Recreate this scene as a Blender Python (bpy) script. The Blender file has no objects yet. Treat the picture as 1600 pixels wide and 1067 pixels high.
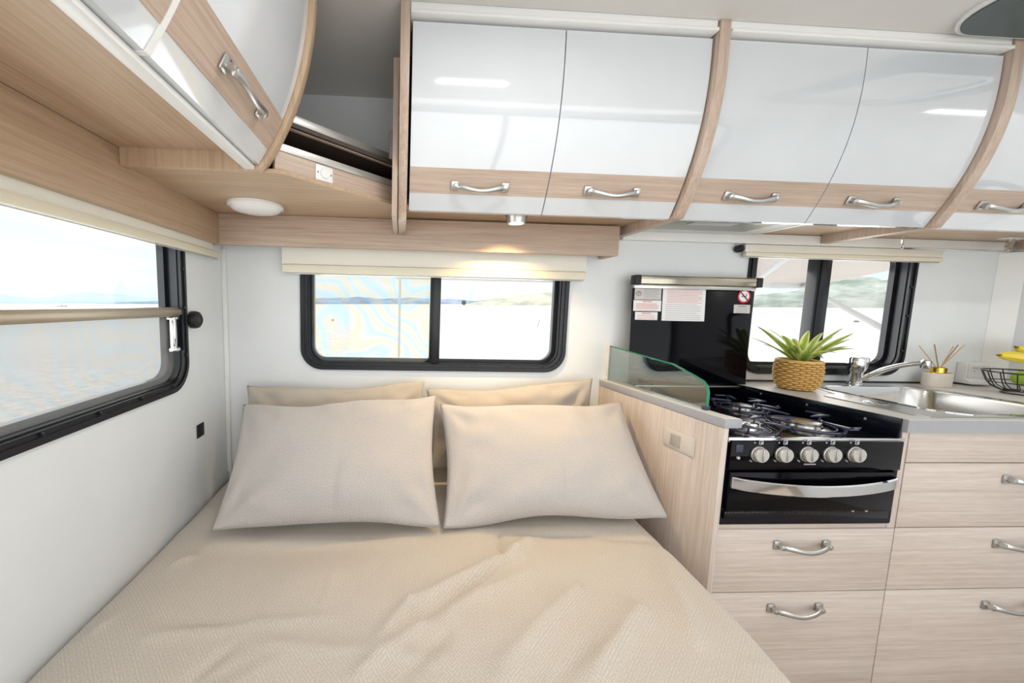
import bpy, bmesh, math, random
import numpy as np
from mathutils import Vector, Matrix, noise
random.seed(7)
PI = math.pi
sc = bpy.context.scene
C = sc.collection

# ------------------------------------------------------------------ camera
F, CX, CY = 580.0, 654.337, 533.5
CAM = np.array([0.0, -1.5, 1.22])
M = np.array([[0.99866691, -0.04690053, 0.02155785],
              [0.01686462, -0.09825723, -0.99501814],
              [0.04878509, 0.99405526, -0.09733528]])      # world -> (right, down, forward)
cam_d = bpy.data.cameras.new('camera'); cam = bpy.data.objects.new('camera', cam_d); C.objects.link(cam)
cam_d.sensor_width = 36.0; cam_d.lens = F / 1600 * 36.0
cam_d.shift_x = (800 - CX) / 1600
cam_d.clip_start = 0.02; cam_d.clip_end = 20000
Rm = Matrix(((M[0][0], -M[1][0], -M[2][0]), (M[0][1], -M[1][1], -M[2][1]), (M[0][2], -M[1][2], -M[2][2])))
cam.matrix_world = Matrix.Translation(Vector(CAM)) @ Rm.to_4x4()
sc.camera = cam

def at(px, py, ax, v):
    """point of the plane X, Y or Z = v that the photograph shows at pixel (px, py)"""
    d = M.T @ np.array([(px - CX) / F, (py - CY) / F, 1.0])
    i = 'XYZ'.index(ax)
    return Vector(CAM + d * ((v - CAM[i]) / d[i]))

def hit(px, py, p0, n):
    d = M.T @ np.array([(px - CX) / F, (py - CY) / F, 1.0])
    t = (np.array(p0) - CAM) @ np.array(n) / (d @ np.array(n))
    return Vector(CAM + d * t)

# ------------------------------------------------------------------ world, sun, lights, exposure
sc.view_settings.view_transform = 'Standard'
sc.view_settings.look = 'None'
sc.view_settings.exposure = 0.0
sc.view_settings.gamma = 1.0
sc.view_settings.use_curve_mapping = False
sc.cycles.use_denoising = True
sc.cycles.max_bounces = 10
sc.cycles.transparent_max_bounces = 16
sc.cycles.caustics_reflective = False
sc.cycles.caustics_refractive = False
sc.cycles.sample_clamp_indirect = 4.0

world = bpy.data.worlds.new('sky'); sc.world = world; world.use_nodes = True
wn = world.node_tree; wn.nodes.clear()
wo = wn.nodes.new('ShaderNodeOutputWorld'); wb = wn.nodes.new('ShaderNodeBackground')
tc = wn.nodes.new('ShaderNodeTexCoord'); mp = wn.nodes.new('ShaderNodeMapping'); mp.inputs['Scale'].default_value = (1.2, 1.2, 9)
nz = wn.nodes.new('ShaderNodeTexNoise'); nz.inputs['Scale'].default_value = 1.6; nz.inputs['Detail'].default_value = 5
rp = wn.nodes.new('ShaderNodeValToRGB')
rp.color_ramp.elements[0].position = 0.38; rp.color_ramp.elements[0].color = (0.80, 0.90, 0.97, 1)
rp.color_ramp.elements[1].position = 0.62; rp.color_ramp.elements[1].color = (0.96, 0.97, 0.97, 1)
wn.links.new(tc.outputs['Generated'], mp.inputs['Vector']); wn.links.new(mp.outputs['Vector'], nz.inputs['Vector'])
wn.links.new(nz.outputs['Fac'], rp.inputs['Fac']); wn.links.new(rp.outputs['Color'], wb.inputs['Color'])
wb.inputs['Strength'].default_value = 1.2
wn.links.new(wb.outputs['Background'], wo.inputs['Surface'])

def light(name, kind, loc, rot, energy, color=(1, 1, 1), **kw):
    d = bpy.data.lights.new(name, kind); d.energy = energy; d.color = color
    for k, v in kw.items(): setattr(d, k, v)
    o = bpy.data.objects.new(name, d); C.objects.link(o); o.location = loc; o.rotation_euler = rot
    return o
# sun, high behind the camera: lights the water and the hills, the roof keeps it out of the room
light('sun', 'SUN', (0, -20, 30), (math.radians(24), 0, 0), 2.6, (1, .97, .92), angle=.02)
# daylight through the windows; the door-side lamp is an added unseen fill
light('fill_door_side', 'AREA', (0.95, -2.52, 1.0), (math.radians(90), 0, 0), 20.5, (1, .998, .995), shape='RECTANGLE', size=3.0, size_y=1.7)
light('daylight_left_window', 'AREA', (-0.80, -0.86, 1.17), (math.radians(90), 0, math.radians(-90)), 4.5, (.95, .98, 1), shape='RECTANGLE', size=1.1, size_y=.42)
light('daylight_bed_window', 'AREA', (.14, .09, 1.17), (math.radians(-90), 0, 0), 3.0, (.95, .98, 1), shape='RECTANGLE', size=.95, size_y=.36)
light('daylight_sink_window', 'AREA', (1.8, .09, 1.2), (math.radians(-90), 0, 0), 3.0, (1, .97, .95), shape='RECTANGLE', size=.62, size_y=.42)
# ceiling LED strips
LED = [(0.25, -.90, .26), (2.42, -1.02, .32)]
# added soft fill lamp under the ceiling behind the viewer, no hatch there
light('roof_fill', 'AREA', (.9, -1.95, 1.97), (0, 0, 0), 6.0, (.97, .99, 1), shape='RECTANGLE', size=1.8, size_y=.7)
for lx, ly, ln in LED:
    light('led_strip_light', 'AREA', (lx, ly, 1.965), (0, 0, 0), 3.0, (1, .97, .93), shape='RECTANGLE', size=ln, size_y=.05)
# warm reading spot over the pillows
light('reading_spot_light', 'SPOT', (.378, -.240, 1.482), (math.radians(13), 0, 0), 16.0, (1, .68, .30), spot_size=math.radians(128), spot_blend=.9, shadow_soft_size=.012)

# ------------------------------------------------------------------ materials
def rgb(r, g, b):
    f = lambda c: ((c / 255 + .055) / 1.055) ** 2.4 if c / 255 > .04045 else c / 255 / 12.92
    return (f(r), f(g), f(b), 1)
MT = {}
def mat(name, col, rough=.5, metal=0, spec=.5, bump=None, coat=0, trans=0, emit=None):
    m = bpy.data.materials.new(name); m.use_nodes = True; MT[name] = m
    nt = m.node_tree; b = nt.nodes['Principled BSDF']
    b.inputs['Roughness'].default_value = rough; b.inputs['Metallic'].default_value = metal
    b.inputs['Specular IOR Level'].default_value = spec; b.inputs['Coat Weight'].default_value = coat
    b.inputs['Coat Roughness'].default_value = .04
    b.inputs['Transmission Weight'].default_value = trans
    # every surface gets a faint procedural tone variation
    t = nt.nodes.new('ShaderNodeTexCoord'); n = nt.nodes.new('ShaderNodeTexNoise'); n.inputs['Scale'].default_value = 9
    nt.links.new(t.outputs['Object'], n.inputs['Vector'])
    mx = nt.nodes.new('ShaderNodeMix'); mx.data_type = 'RGBA'
    mx.inputs[6].default_value = [c * .965 for c in col[:3]] + [1]; mx.inputs[7].default_value = [min(1, c * 1.03) for c in col[:3]] + [1]
    nt.links.new(n.outputs['Fac'], mx.inputs[0]); nt.links.new(mx.outputs[2], b.inputs['Base Color'])
    if bump:
        n2 = nt.nodes.new('ShaderNodeTexNoise'); n2.inputs['Scale'].default_value = bump[0]; n2.inputs['Detail'].default_value = 3
        bp = nt.nodes.new('ShaderNodeBump'); bp.inputs['Strength'].default_value = bump[1]; bp.inputs['Distance'].default_value = .002
        nt.links.new(t.outputs['Object'], n2.inputs['Vector']); nt.links.new(n2.outputs['Fac'], bp.inputs['Height']); nt.links.new(bp.outputs['Normal'], b.inputs['Normal'])
    if emit:
        b.inputs['Emission Color'].default_value = emit[0]; b.inputs['Emission Strength'].default_value = emit[1]
    return m

def wood(name, c1, c2, axis, rough=.42, seed=0):
    m = bpy.data.materials.new(name); m.use_nodes = True; MT[name] = m
    nt = m.node_tree; b = nt.nodes['Principled BSDF']; b.inputs['Roughness'].default_value = rough
    t = nt.nodes.new('ShaderNodeTexCoord')
    ai = 'XYZD'.index(axis) if axis != 'D' else 0
    s1 = [150, 150, 150]; s1[ai] = 3.5
    s2 = [480, 480, 480]; s2[ai] = 16
    s3 = [11, 11, 11]; s3[ai] = .7
    outs = []
    for s, det in ((s1, 4), (s2, 2), (s3, 3)):
        mp = nt.nodes.new('ShaderNodeMapping'); mp.inputs['Scale'].default_value = s; mp.inputs['Location'].default_value = (seed, seed, seed)
        n = nt.nodes.new('ShaderNodeTexNoise'); n.inputs['Scale'].default_value = 1; n.inputs['Detail'].default_value = det
        src = t.outputs['Object']
        if axis == 'D':
            pre = nt.nodes.new('ShaderNodeMapping'); pre.vector_type = 'POINT'; pre.inputs['Rotation'].default_value = (0, 0, -math.atan2(.269, .294)); nt.links.new(src, pre.inputs['Vector']); src = pre.outputs['Vector']
        nt.links.new(src, mp.inputs['Vector']); nt.links.new(mp.outputs['Vector'], n.inputs['Vector']); outs.append(n.outputs['Fac'])
    a = nt.nodes.new('ShaderNodeMath'); a.operation = 'MULTIPLY_ADD'; a.inputs[1].default_value = .45
    a2 = nt.nodes.new('ShaderNodeMath'); a2.operation = 'MULTIPLY_ADD'; a2.inputs[1].default_value = .30
    a3 = nt.nodes.new('ShaderNodeMath'); a3.operation = 'MULTIPLY'; a3.inputs[1].default_value = .35
    nt.links.new(outs[2], a3.inputs[0]); nt.links.new(outs[1], a2.inputs[0]); nt.links.new(a3.outputs[0], a2.inputs[2])
    nt.links.new(outs[0], a.inputs[0]); nt.links.new(a2.outputs[0], a.inputs[2])
    r = nt.nodes.new('ShaderNodeValToRGB'); r.color_ramp.elements[0].position = .36; r.color_ramp.elements[1].position = .74
    r.color_ramp.elements[0].color = c1; r.color_ramp.elements[1].color = c2
    nt.links.new(a.outputs[0], r.inputs['Fac']); nt.links.new(r.outputs['Color'], b.inputs['Base Color'])
    bp = nt.nodes.new('ShaderNodeBump'); bp.inputs['Strength'].default_value = .12; bp.inputs['Distance'].default_value = .001
    nt.links.new(a.outputs[0], bp.inputs['Height']); nt.links.new(bp.outputs['Normal'], b.inputs['Normal'])
    return m

for ax in 'XYZD':
    wood('wood_upper_' + ax, rgb(166, 143, 126), rgb(207, 187, 171), ax, seed=3)
    wood('wood_warm_' + ax, rgb(166, 139, 112), rgb(203, 177, 150), ax, seed=5)  # same timber, with warmer light put into this copy's colour
    wood('wood_lower_' + ax, rgb(184, 168, 157), rgb(225, 212, 203), ax, seed=8)
mat('wall_white', rgb(234, 237, 239), .45, bump=(60, .03))
mat('ceiling_white', rgb(222, 220, 217), .5, bump=(40, .03))
mat('trim_white', rgb(238, 238, 236), .35)
mat('gloss_white', rgb(211, 215, 220), .08, coat=1.0)
mat('cream', rgb(236, 229, 209), .5)
mat('cream_light', rgb(235, 231, 220), .55)
mat('black_frame', rgb(22, 24, 30), .30, spec=.4)
mat('dark_rubber', rgb(22, 23, 26), .5)
mat('gap_dark', rgb(40, 36, 34), .8)
mat('gloss_black', rgb(6, 6, 12), .07, spec=.14)
mat('enamel_black', rgb(8, 9, 20), .16, spec=.3)
mat('iron_blue', rgb(52, 56, 78), .34)
mat('brushed_steel', rgb(196, 195, 192), .26, metal=1)
mat('basin_steel', rgb(200, 197, 193), .22, metal=1)
mat('lid_steel', rgb(176, 168, 152), .16, metal=1)
mat('chrome', rgb(225, 226, 228), .05, metal=1)
mat('satin_nickel', rgb(196, 196, 194), .33, metal=1)
mat('aluminium', rgb(205, 204, 200), .35, metal=.7)
mat('counter_top', rgb(214, 210, 205), .38, bump=(300, .05))
mat('ledge_light', rgb(238, 234, 226), .35)
mat('counter_edge', rgb(165, 166, 172), .4)
mat('plastic_white', rgb(240, 239, 238), .3)
mat('switch_grey', rgb(186, 180, 170), .3, metal=.3)
mat('switch_light', rgb(212, 205, 196), .3)
mat('knob_silver', rgb(205, 201, 196), .3, metal=.6)
mat('gold', rgb(232, 190, 90), .12, metal=1)
mat('ceramic_cream', rgb(226, 216, 204), .5, bump=(90, .1))
mat('reed', rgb(212, 176, 128), .7)
mat('reed_dark', rgb(158, 132, 104), .7)
mat('basket_cane', rgb(224, 182, 108), .6, bump=(150, .3))
mat('basket_stake', rgb(176, 124, 56), .6)
mat('soil', rgb(60, 46, 34), .9, bump=(80, .6))
mat('banana', rgb(240, 212, 60), .45)
mat('banana_tip', rgb(120, 96, 40), .7)
mat('green_fruit', rgb(150, 178, 52), .35)
mat('wire', rgb(70, 64, 60), .3, metal=.8)
mat('paper', rgb(240, 238, 238), .6)
mat('paper_grey', rgb(206, 202, 198), .6)
mat('print_red', rgb(214, 108, 104), .7)
mat('print_grey', rgb(150, 150, 156), .7)
mat('sign_red', rgb(200, 30, 44), .5)
mat('print_dark', rgb(40, 40, 44), .6)
mat('panel_marks', rgb(190, 190, 196), .5)
mat('shelf_dark', rgb(74, 62, 56), .6)
mat('fan_dark', rgb(78, 88, 88), .4)
mat('lamp_glow', rgb(255, 238, 200), .4, emit=((1, .86, .6, 1), 9))
mat('led_glow', rgb(255, 255, 250), .4, emit=((1, .98, .95, 1), 5))
mat('hood_grey', rgb(150, 154, 142), .3, metal=.3)
mat('floor_vinyl', rgb(176, 160, 144), .5)
mat('mattress_grey', rgb(205, 200, 194), .8)
mat('awning_fabric', rgb(226, 216, 210), .8)
mat('awning_metal', rgb(225, 226, 230), .4)
mat('hill_haze_blue', rgb(134, 150, 172), .9)  # atmospheric haze is put into the hill colour, here and for the far hills
mat('hill_haze_far', rgb(176, 198, 218), .9)
mat('hill_tan', rgb(200, 192, 170), .9, bump=(3, .5))
mat('hill_haze_green', rgb(160, 163, 156), .9, bump=(3, .5))
mat('tree_green', rgb(58, 74, 56), .9)
mat('rock', rgb(96, 92, 100), .9)
mat('buoy_red', rgb(214, 84, 60), .5)
mat('boat_white', rgb(226, 226, 226), .5)

for hn, c1, c2, sc_ in (('hill_haze_green', rgb(140, 152, 142), rgb(188, 190, 182), .035), ('hill_tan', rgb(168, 172, 158), rgb(216, 206, 182), .03), ('hill_haze_blue', rgb(118, 136, 164), rgb(158, 172, 190), .012)):  # patchy tones; haze is mixed into the green and blue
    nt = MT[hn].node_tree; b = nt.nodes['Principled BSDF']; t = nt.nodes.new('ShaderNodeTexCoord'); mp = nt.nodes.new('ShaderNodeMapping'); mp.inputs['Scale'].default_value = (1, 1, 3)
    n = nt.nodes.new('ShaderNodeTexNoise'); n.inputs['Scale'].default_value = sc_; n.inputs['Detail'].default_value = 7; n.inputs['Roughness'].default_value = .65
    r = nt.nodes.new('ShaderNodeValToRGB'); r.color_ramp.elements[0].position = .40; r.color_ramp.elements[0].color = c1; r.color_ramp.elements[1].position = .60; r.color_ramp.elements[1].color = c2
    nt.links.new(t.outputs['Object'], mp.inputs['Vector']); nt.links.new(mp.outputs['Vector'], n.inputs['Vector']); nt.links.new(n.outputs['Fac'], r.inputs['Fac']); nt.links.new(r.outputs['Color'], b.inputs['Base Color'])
def fabric(name, col, seed):
    m = mat(name, col, .88, spec=.15); nt = m.node_tree; b = nt.nodes['Principled BSDF']
    b.inputs['Sheen Weight'].default_value = .25
    t = nt.nodes.new('ShaderNodeTexCoord')
    # interlocking diagonal key weave: two brick patterns crossed on the bias
    mk = []
    for ang in (45, 135):
        mp = nt.nodes.new('ShaderNodeMapping'); mp.inputs['Rotation'].default_value = (0, 0, math.radians(ang)); mp.inputs['Scale'].default_value = (1, 1, 1)
        br = nt.nodes.new('ShaderNodeTexBrick'); br.inputs['Scale'].default_value = 46; br.inputs['Mortar Size'].default_value = .06
        br.inputs['Color1'].default_value = (1, 1, 1, 1); br.inputs['Color2'].default_value = (.75, .75, .75, 1); br.inputs['Mortar'].default_value = (0, 0, 0, 1)
        br.inputs['Brick Width'].default_value = .8; br.inputs['Row Height'].default_value = .25
        nt.links.new(t.outputs['UV'], mp.inputs['Vector']); nt.links.new(mp.outputs['Vector'], br.inputs['Vector']); mk.append(br.outputs['Color'])
    ck = nt.nodes.new('ShaderNodeTexChecker'); ck.inputs['Scale'].default_value = 46
    nt.links.new(t.outputs['UV'], ck.inputs['Vector'])
    mx = nt.nodes.new('ShaderNodeMix'); mx.data_type = 'RGBA'
    nt.links.new(ck.outputs['Fac'], mx.inputs[0]); nt.links.new(mk[0], mx.inputs[6]); nt.links.new(mk[1], mx.inputs[7])
    bp = nt.nodes.new('ShaderNodeBump'); bp.inputs['Strength'].default_value = .55; bp.inputs['Distance'].default_value = .0012
    nt.links.new(mx.outputs[2], bp.inputs['Height']); nt.links.new(bp.outputs['Normal'], b.inputs['Normal'])
    old = b.inputs['Base Color'].links[0].from_socket
    m2 = nt.nodes.new('ShaderNodeMix'); m2.data_type = 'RGBA'; m2.blend_type = 'MULTIPLY'; m2.inputs[0].default_value = .16
    nt.links.new(old, m2.inputs[6]); nt.links.new(mx.outputs[2], m2.inputs[7]); nt.links.new(m2.outputs[2], b.inputs['Base Color'])
    return m
fabric('duvet_fabric', rgb(212, 202, 190), 1)
fabric('pillow_fabric', rgb(203, 196, 192), 2)
fabric('pillow_back_fabric', rgb(201, 190, 177), 3)

def glass(name, tint=(1, 1, 1, 1), power=5):
    m = bpy.data.materials.new(name); m.use_nodes = True; MT[name] = m; nt = m.node_tree; nt.nodes.clear()
    o = nt.nodes.new('ShaderNodeOutputMaterial'); tr = nt.nodes.new('ShaderNodeBsdfTransparent'); tr.inputs['Color'].default_value = tint
    gl = nt.nodes.new('ShaderNodeBsdfGlossy'); gl.inputs['Roughness'].default_value = .01
    fc = nt.nodes.new('ShaderNodeLayerWeight'); pw = nt.nodes.new('ShaderNodeMath'); pw.operation = 'POWER'; pw.inputs[1].default_value = power
    fc.inputs['Blend'].default_value = .5
    lw = nt.nodes.new('ShaderNodeMath'); lw.operation = 'MULTIPLY_ADD'; lw.inputs[1].default_value = .95; lw.inputs[2].default_value = .04
    nt.links.new(fc.outputs['Facing'], pw.inputs[0]); nt.links.new(pw.outputs[0], lw.inputs[0])
    mx = nt.nodes.new('ShaderNodeMixShader')
    nt.links.new(lw.outputs[0], mx.inputs[0]); nt.links.new(tr.outputs[0], mx.inputs[1]); nt.links.new(gl.outputs[0], mx.inputs[2]); nt.links.new(mx.outputs[0], o.inputs[0])
    return m
glass('window_glass', (.97, .985, .98, 1)); glass('guard_glass', (.84, .93, .92, 1), 1.5)
mat('glass_edge', rgb(60, 160, 125), .15, trans=.35)

def screen(name, dens, sat, scale, lum):
    """insect screen: see-through mesh with moire interference painted into its tint as colour bands"""
    m = bpy.data.materials.new(name); m.use_nodes = True; MT[name] = m; nt = m.node_tree; nt.nodes.clear()
    o = nt.nodes.new('ShaderNodeOutputMaterial'); tr = nt.nodes.new('ShaderNodeBsdfTransparent')
    t = nt.nodes.new('ShaderNodeTexCoord'); w = nt.nodes.new('ShaderNodeTexWave'); w.bands_direction = 'DIAGONAL'
    w.inputs['Scale'].default_value = scale; w.inputs['Distortion'].default_value = 14; w.inputs['Detail'].default_value = 0; w.inputs['Detail Scale'].default_value = 6.0 / scale
    r = nt.nodes.new('ShaderNodeValToRGB'); e = r.color_ramp.elements
    e[0].position = 0; e[0].color = (1 - sat, .98, 1, 1); e[1].position = 1; e[1].color = (1, .96, 1 - sat, 1)
    k = e.new(.5); k.color = (.97, .95, .96, 1)
    nt.links.new(t.outputs['Object'], w.inputs['Vector']); nt.links.new(w.outputs['Fac'], r.inputs['Fac']); nt.links.new(r.outputs['Color'], tr.inputs['Color'])
    df = nt.nodes.new('ShaderNodeBsdfDiffuse'); df.inputs['Color'].default_value = (lum, lum, lum, 1)
    mx = nt.nodes.new('ShaderNodeMixShader'); mx.inputs[0].default_value = dens
    nt.links.new(tr.outputs[0], mx.inputs[1]); nt.links.new(df.outputs[0], mx.inputs[2]); nt.links.new(mx.outputs[0], o.inputs[0])
    return m
screen('fly_screen_grey', .56, .12, 9, .40); screen('fly_screen_pale', .22, .24, 6, .5)

def water():
    m = mat('sea', rgb(228, 226, 222), .25, spec=.5); nt = m.node_tree; b = nt.nodes['Principled BSDF']
    t0 = nt.nodes.new('ShaderNodeTexCoord'); m0 = nt.nodes.new('ShaderNodeMapping'); m0.inputs['Scale'].default_value = (1.2, 3.6, 1); m0.inputs['Rotation'].default_value = (0, 0, .6)
    n0 = nt.nodes.new('ShaderNodeTexNoise'); n0.inputs['Scale'].default_value = 2.0; n0.inputs['Detail'].default_value = 8; n0.inputs['Roughness'].default_value = .7
    r0 = nt.nodes.new('ShaderNodeValToRGB'); r0.color_ramp.elements[0].position = .42; r0.color_ramp.elements[0].color = rgb(196, 196, 196); r0.color_ramp.elements[1].position = .55; r0.color_ramp.elements[1].color = rgb(235, 231, 226)  # wave shading painted into the base colour as darker ripples
    nt.links.new(t0.outputs['Object'], m0.inputs['Vector']); nt.links.new(m0.outputs['Vector'], n0.inputs['Vector']); nt.links.new(n0.outputs['Fac'], r0.inputs['Fac']); nt.links.new(r0.outputs['Color'], b.inputs['Base Color'])
    t = nt.nodes.new('ShaderNodeTexCoord'); mp = nt.nodes.new('ShaderNodeMapping'); mp.inputs['Scale'].default_value = (.5, 1.6, 1)
    n = nt.nodes.new('ShaderNodeTexNoise'); n.inputs['Scale'].default_value = 1.2; n.inputs['Detail'].default_value = 6
    bp = nt.nodes.new('ShaderNodeBump'); bp.inputs['Strength'].default_value = .35; bp.inputs['Distance'].default_value = .12
    nt.links.new(t.outputs['Object'], mp.inputs['Vector']); nt.links.new(mp.outputs['Vector'], n.inputs['Vector']); nt.links.new(n.outputs['Fac'], bp.inputs['Height']); nt.links.new(bp.outputs['Normal'], b.inputs['Normal'])
water()

# ------------------------------------------------------------------ helpers
def tag(o, label=None, cat=None, group=None, kind=None):
    if label: o['label'] = label
    if cat: o['category'] = cat
    if group: o['group'] = group
    if kind: o['kind'] = kind
    return o
def wloc(o):
    v = Vector((0, 0, 0))
    while o is not None: v += o.location; o = o.parent
    return v
def thing(name, loc, label, cat, group=None):
    o = bpy.data.objects.new(name, None); C.objects.link(o); o.location = loc; o.empty_display_size = .05
    return tag(o, label, cat, group)

class MB:
    def __init__(s): s.bm = bmesh.new()
    def _merge(s, b):
        me = bpy.data.meshes.new('tmp'); b.to_mesh(me); b.free(); s.bm.from_mesh(me); bpy.data.meshes.remove(me)
    def box(s, x0, x1, y0, y1, z0, z1, bev=0, seg=2):
        b = bmesh.new(); bmesh.ops.create_cube(b, size=1)
        for v in b.verts: v.co = Vector(((x0 + x1) / 2 + v.co.x * (x1 - x0), (y0 + y1) / 2 + v.co.y * (y1 - y0), (z0 + z1) / 2 + v.co.z * (z1 - z0)))
        if bev: bmesh.ops.bevel(b, geom=b.edges[:], offset=bev, segments=seg, affect='EDGES', profile=.5)
        s._merge(b); return s
    def prism(s, pts, ax, a, b_, bev=0):
        """polygon pts in the plane across axis ax, extruded from a to b_"""
        b = bmesh.new()
        def P(u, v, w): return {'X': (w, u, v), 'Y': (u, w, v), 'Z': (u, v, w)}[ax]
        lo = [b.verts.new(P(u, v, a)) for u, v in pts]; hi = [b.verts.new(P(u, v, b_)) for u, v in pts]
        n = len(pts)
        b.faces.new(lo); b.faces.new(hi)
        for i in range(n): b.faces.new((lo[i], lo[(i + 1) % n], hi[(i + 1) % n], hi[i]))
        bmesh.ops.recalc_face_normals(b, faces=b.faces[:])
        if bev: bmesh.ops.bevel(b, geom=b.edges[:], offset=bev, segments=2, affect='EDGES', profile=.5)
        s._merge(b); return s
    def tube(s, pts, r, n=10, cap=True):
        pts = [Vector(p) for p in pts]; rs = r if isinstance(r, (list, tuple)) else [r] * len(pts)
        rings = []; up = None
        for i, p in enumerate(pts):
            t = (pts[min(i + 1, len(pts) - 1)] - pts[max(i - 1, 0)]).normalized()
            if up is None: up = t.orthogonal().normalized()
            up = (up - t * up.dot(t)).normalized(); sd = t.cross(up)
            rings.append([s.bm.verts.new(p + (up * math.cos(2 * PI * k / n) + sd * math.sin(2 * PI * k / n)) * rs[i]) for k in range(n)])
        for a, b in zip(rings, rings[1:]):
            for k in range(n): s.bm.faces.new((a[k], a[(k + 1) % n], b[(k + 1) % n], b[k]))
        if cap: s.bm.faces.new(rings[0][::-1]); s.bm.faces.new(rings[-1])
        return s
    def lathe(s, prof, c, ax='Z', n=32, cap=True):
        """prof: (radius, along) pairs, about an axis through c"""
        rings = []
        for r, h in prof:
            ring = []
            for k in range(n):
                a = 2 * PI * k / n; u, v = r * math.cos(a), r * math.sin(a)
                d = {'Z': (u, v, h), 'Y': (u, h, v), 'X': (h, u, v)}[ax]
                ring.append(s.bm.verts.new(Vector(c) + Vector(d)))
            rings.append(ring)
        for a, b in zip(rings, rings[1:]):
            for k in range(n): s.bm.faces.new((a[k], a[(k + 1) % n], b[(k + 1) % n], b[k]))
        if cap:
            if prof[0][0] > 1e-6: s.bm.faces.new(rings[0][::-1])
            if prof[-1][0] > 1e-6: s.bm.faces.new(rings[-1])
        return s
    def grid(s, fn, nu, nv, close_u=False):
        vs = [[s.bm.verts.new(fn(i / nu, j / nv)) for j in range(nv + 1)] for i in range(nu + 1)]
        for i in range(nu):
            for j in range(nv): s.bm.faces.new((vs[i][j], vs[i + 1][j], vs[i + 1][j + 1], vs[i][j + 1]))
        return vs
    def build(s, name, m, parent=None, smooth=True, ang=35, fixn=True):
        if fixn: bmesh.ops.recalc_face_normals(s.bm, faces=s.bm.faces[:])
        me = bpy.data.meshes.new(name)
        if parent is not None:
            off = wloc(parent)
            for v in s.bm.verts: v.co -= off
        s.bm.to_mesh(me); s.bm.free()
        if smooth:
            me.polygons.foreach_set('use_smooth', [True] * len(me.polygons)); me.set_sharp_from_angle(angle=math.radians(ang))
        me.materials.append(MT[m] if isinstance(m, str) else m)
        o = bpy.data.objects.new(name, me); C.objects.link(o); o.parent = parent
        return o

def rrect(x0, x1, y0, y1, r, n=8):
    pts = []
    for cx, cy, a0 in ((x1 - r, y1 - r, 0), (x0 + r, y1 - r, 90), (x0 + r, y0 + r, 180), (x1 - r, y0 + r, 270)):
        for k in range(n + 1):
            a = math.radians(a0 + 90 * k / n); pts.append((cx + r * math.cos(a), cy + r * math.sin(a)))
    return pts
def ring(mb, outer, inner, ax, a, b):
    """closed ring between two loops with the same number of points, extruded along ax"""
    def P(u, v, w): return {'X': (w, u, v), 'Y': (u, w, v), 'Z': (u, v, w)}[ax]
    n = len(outer); V = [[mb.bm.verts.new(P(u, v, w)) for u, v in loop] for loop, w in ((outer, a), (inner, a), (inner, b), (outer, b))]
    for q in range(4):
        A, B = V[q], V[(q + 1) % 4]
        for i in range(n): mb.bm.faces.new((A[i], A[(i + 1) % n], B[(i + 1) % n], B[i]))
def plate(name, outer, holes, ax, a, b, m, parent=None):
    """flat panel with holes, filled between curve loops and given thickness"""
    cu = bpy.data.curves.new(name, 'CURVE'); cu.dimensions = '2D'; cu.fill_mode = 'BOTH'; cu.extrude = abs(b - a) / 2
    for loop in [outer] + holes:
        sp = cu.splines.new('POLY'); sp.points.add(len(loop) - 1); sp.use_cyclic_u = True
        for i, (u, v) in enumerate(loop): sp.points[i].co = (u, v, 0, 1)
    t = bpy.data.objects.new('tmp', cu); C.objects.link(t)
    me = bpy.data.meshes.new_from_object(t.evaluated_get(bpy.context.evaluated_depsgraph_get())); bpy.data.objects.remove(t)
    mid = (a + b) / 2
    bm = bmesh.new(); bm.from_mesh(me); bmesh.ops.remove_doubles(bm, verts=bm.verts[:], dist=1e-5)
    for v in bm.verts:
        u, w, h = v.co; v.co = {'X': Vector((mid + h, u, w)), 'Y': Vector((u, mid + h, w)), 'Z': Vector((u, w, mid + h))}[ax]
    mb = MB(); mb.bm.free(); mb.bm = bm
    return mb.build(name, m, parent, ang=30)

# ------------------------------------------------------------------ shell
XL, XR, YF, ZC = -.695, 2.60, -2.40, 2.00
W1 = (-1.42, -.272, .937, 1.47)      # left window (Y0, Y1, z0, z1)
W2 = (-.398, .681, .954, 1.47)       # bed window (X0, X1, z0, z1)
W3 = (1.437, 2.180, .960, 1.53)      # sink window
W4 = (-.95, -.20, .96, 1.45)         # right wall window
W5 = (-.60, 2.50, .12, 1.88)         # unseen opening behind the camera, enlarged for soft even light and reflections
ins = .012
def hole(w, r=.08): return rrect(w[0] + ins, w[1] - ins, w[2] + ins, w[3] - ins, r)
tag(plate('wall_back', [(XL - .05, 0), (XR + .05, 0), (XR + .05, ZC + .02), (XL - .05, ZC + .02)], [hole(W2), hole(W3)], 'Y', 0, .05, 'wall_white'), 'white back wall behind the bed and the kitchen, cut by two windows', 'wall', kind='structure')
tag(plate('wall_left', [(YF, 0), (0, 0), (0, ZC + .02), (YF, ZC + .02)], [hole(W1)], 'X', XL - .05, XL, 'wall_white'), 'white side wall left of the bed with a wide window', 'wall', kind='structure')
tag(plate('wall_right', [(YF, 0), (0, 0), (0, ZC + .02), (YF, ZC + .02)], [hole(W4)], 'X', XR, XR + .05, 'wall_white'), 'white end wall at the far right past the fruit basket', 'wall', kind='structure')
tag(plate('wall_front', [(XL - .05, 0), (XR + .05, 0), (XR + .05, ZC + .02), (XL - .05, ZC + .02)], [hole(W5)], 'Y', YF - .05, YF, 'wall_white'), 'white wall on the door side behind the viewer', 'wall', kind='structure')
tag(MB().box(XL - .05, XR + .05, YF - .05, .05, -.05, 0).build('floor', 'floor_vinyl'), 'beige vinyl floor under the bed and cabinets', 'floor', kind='structure')
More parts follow.
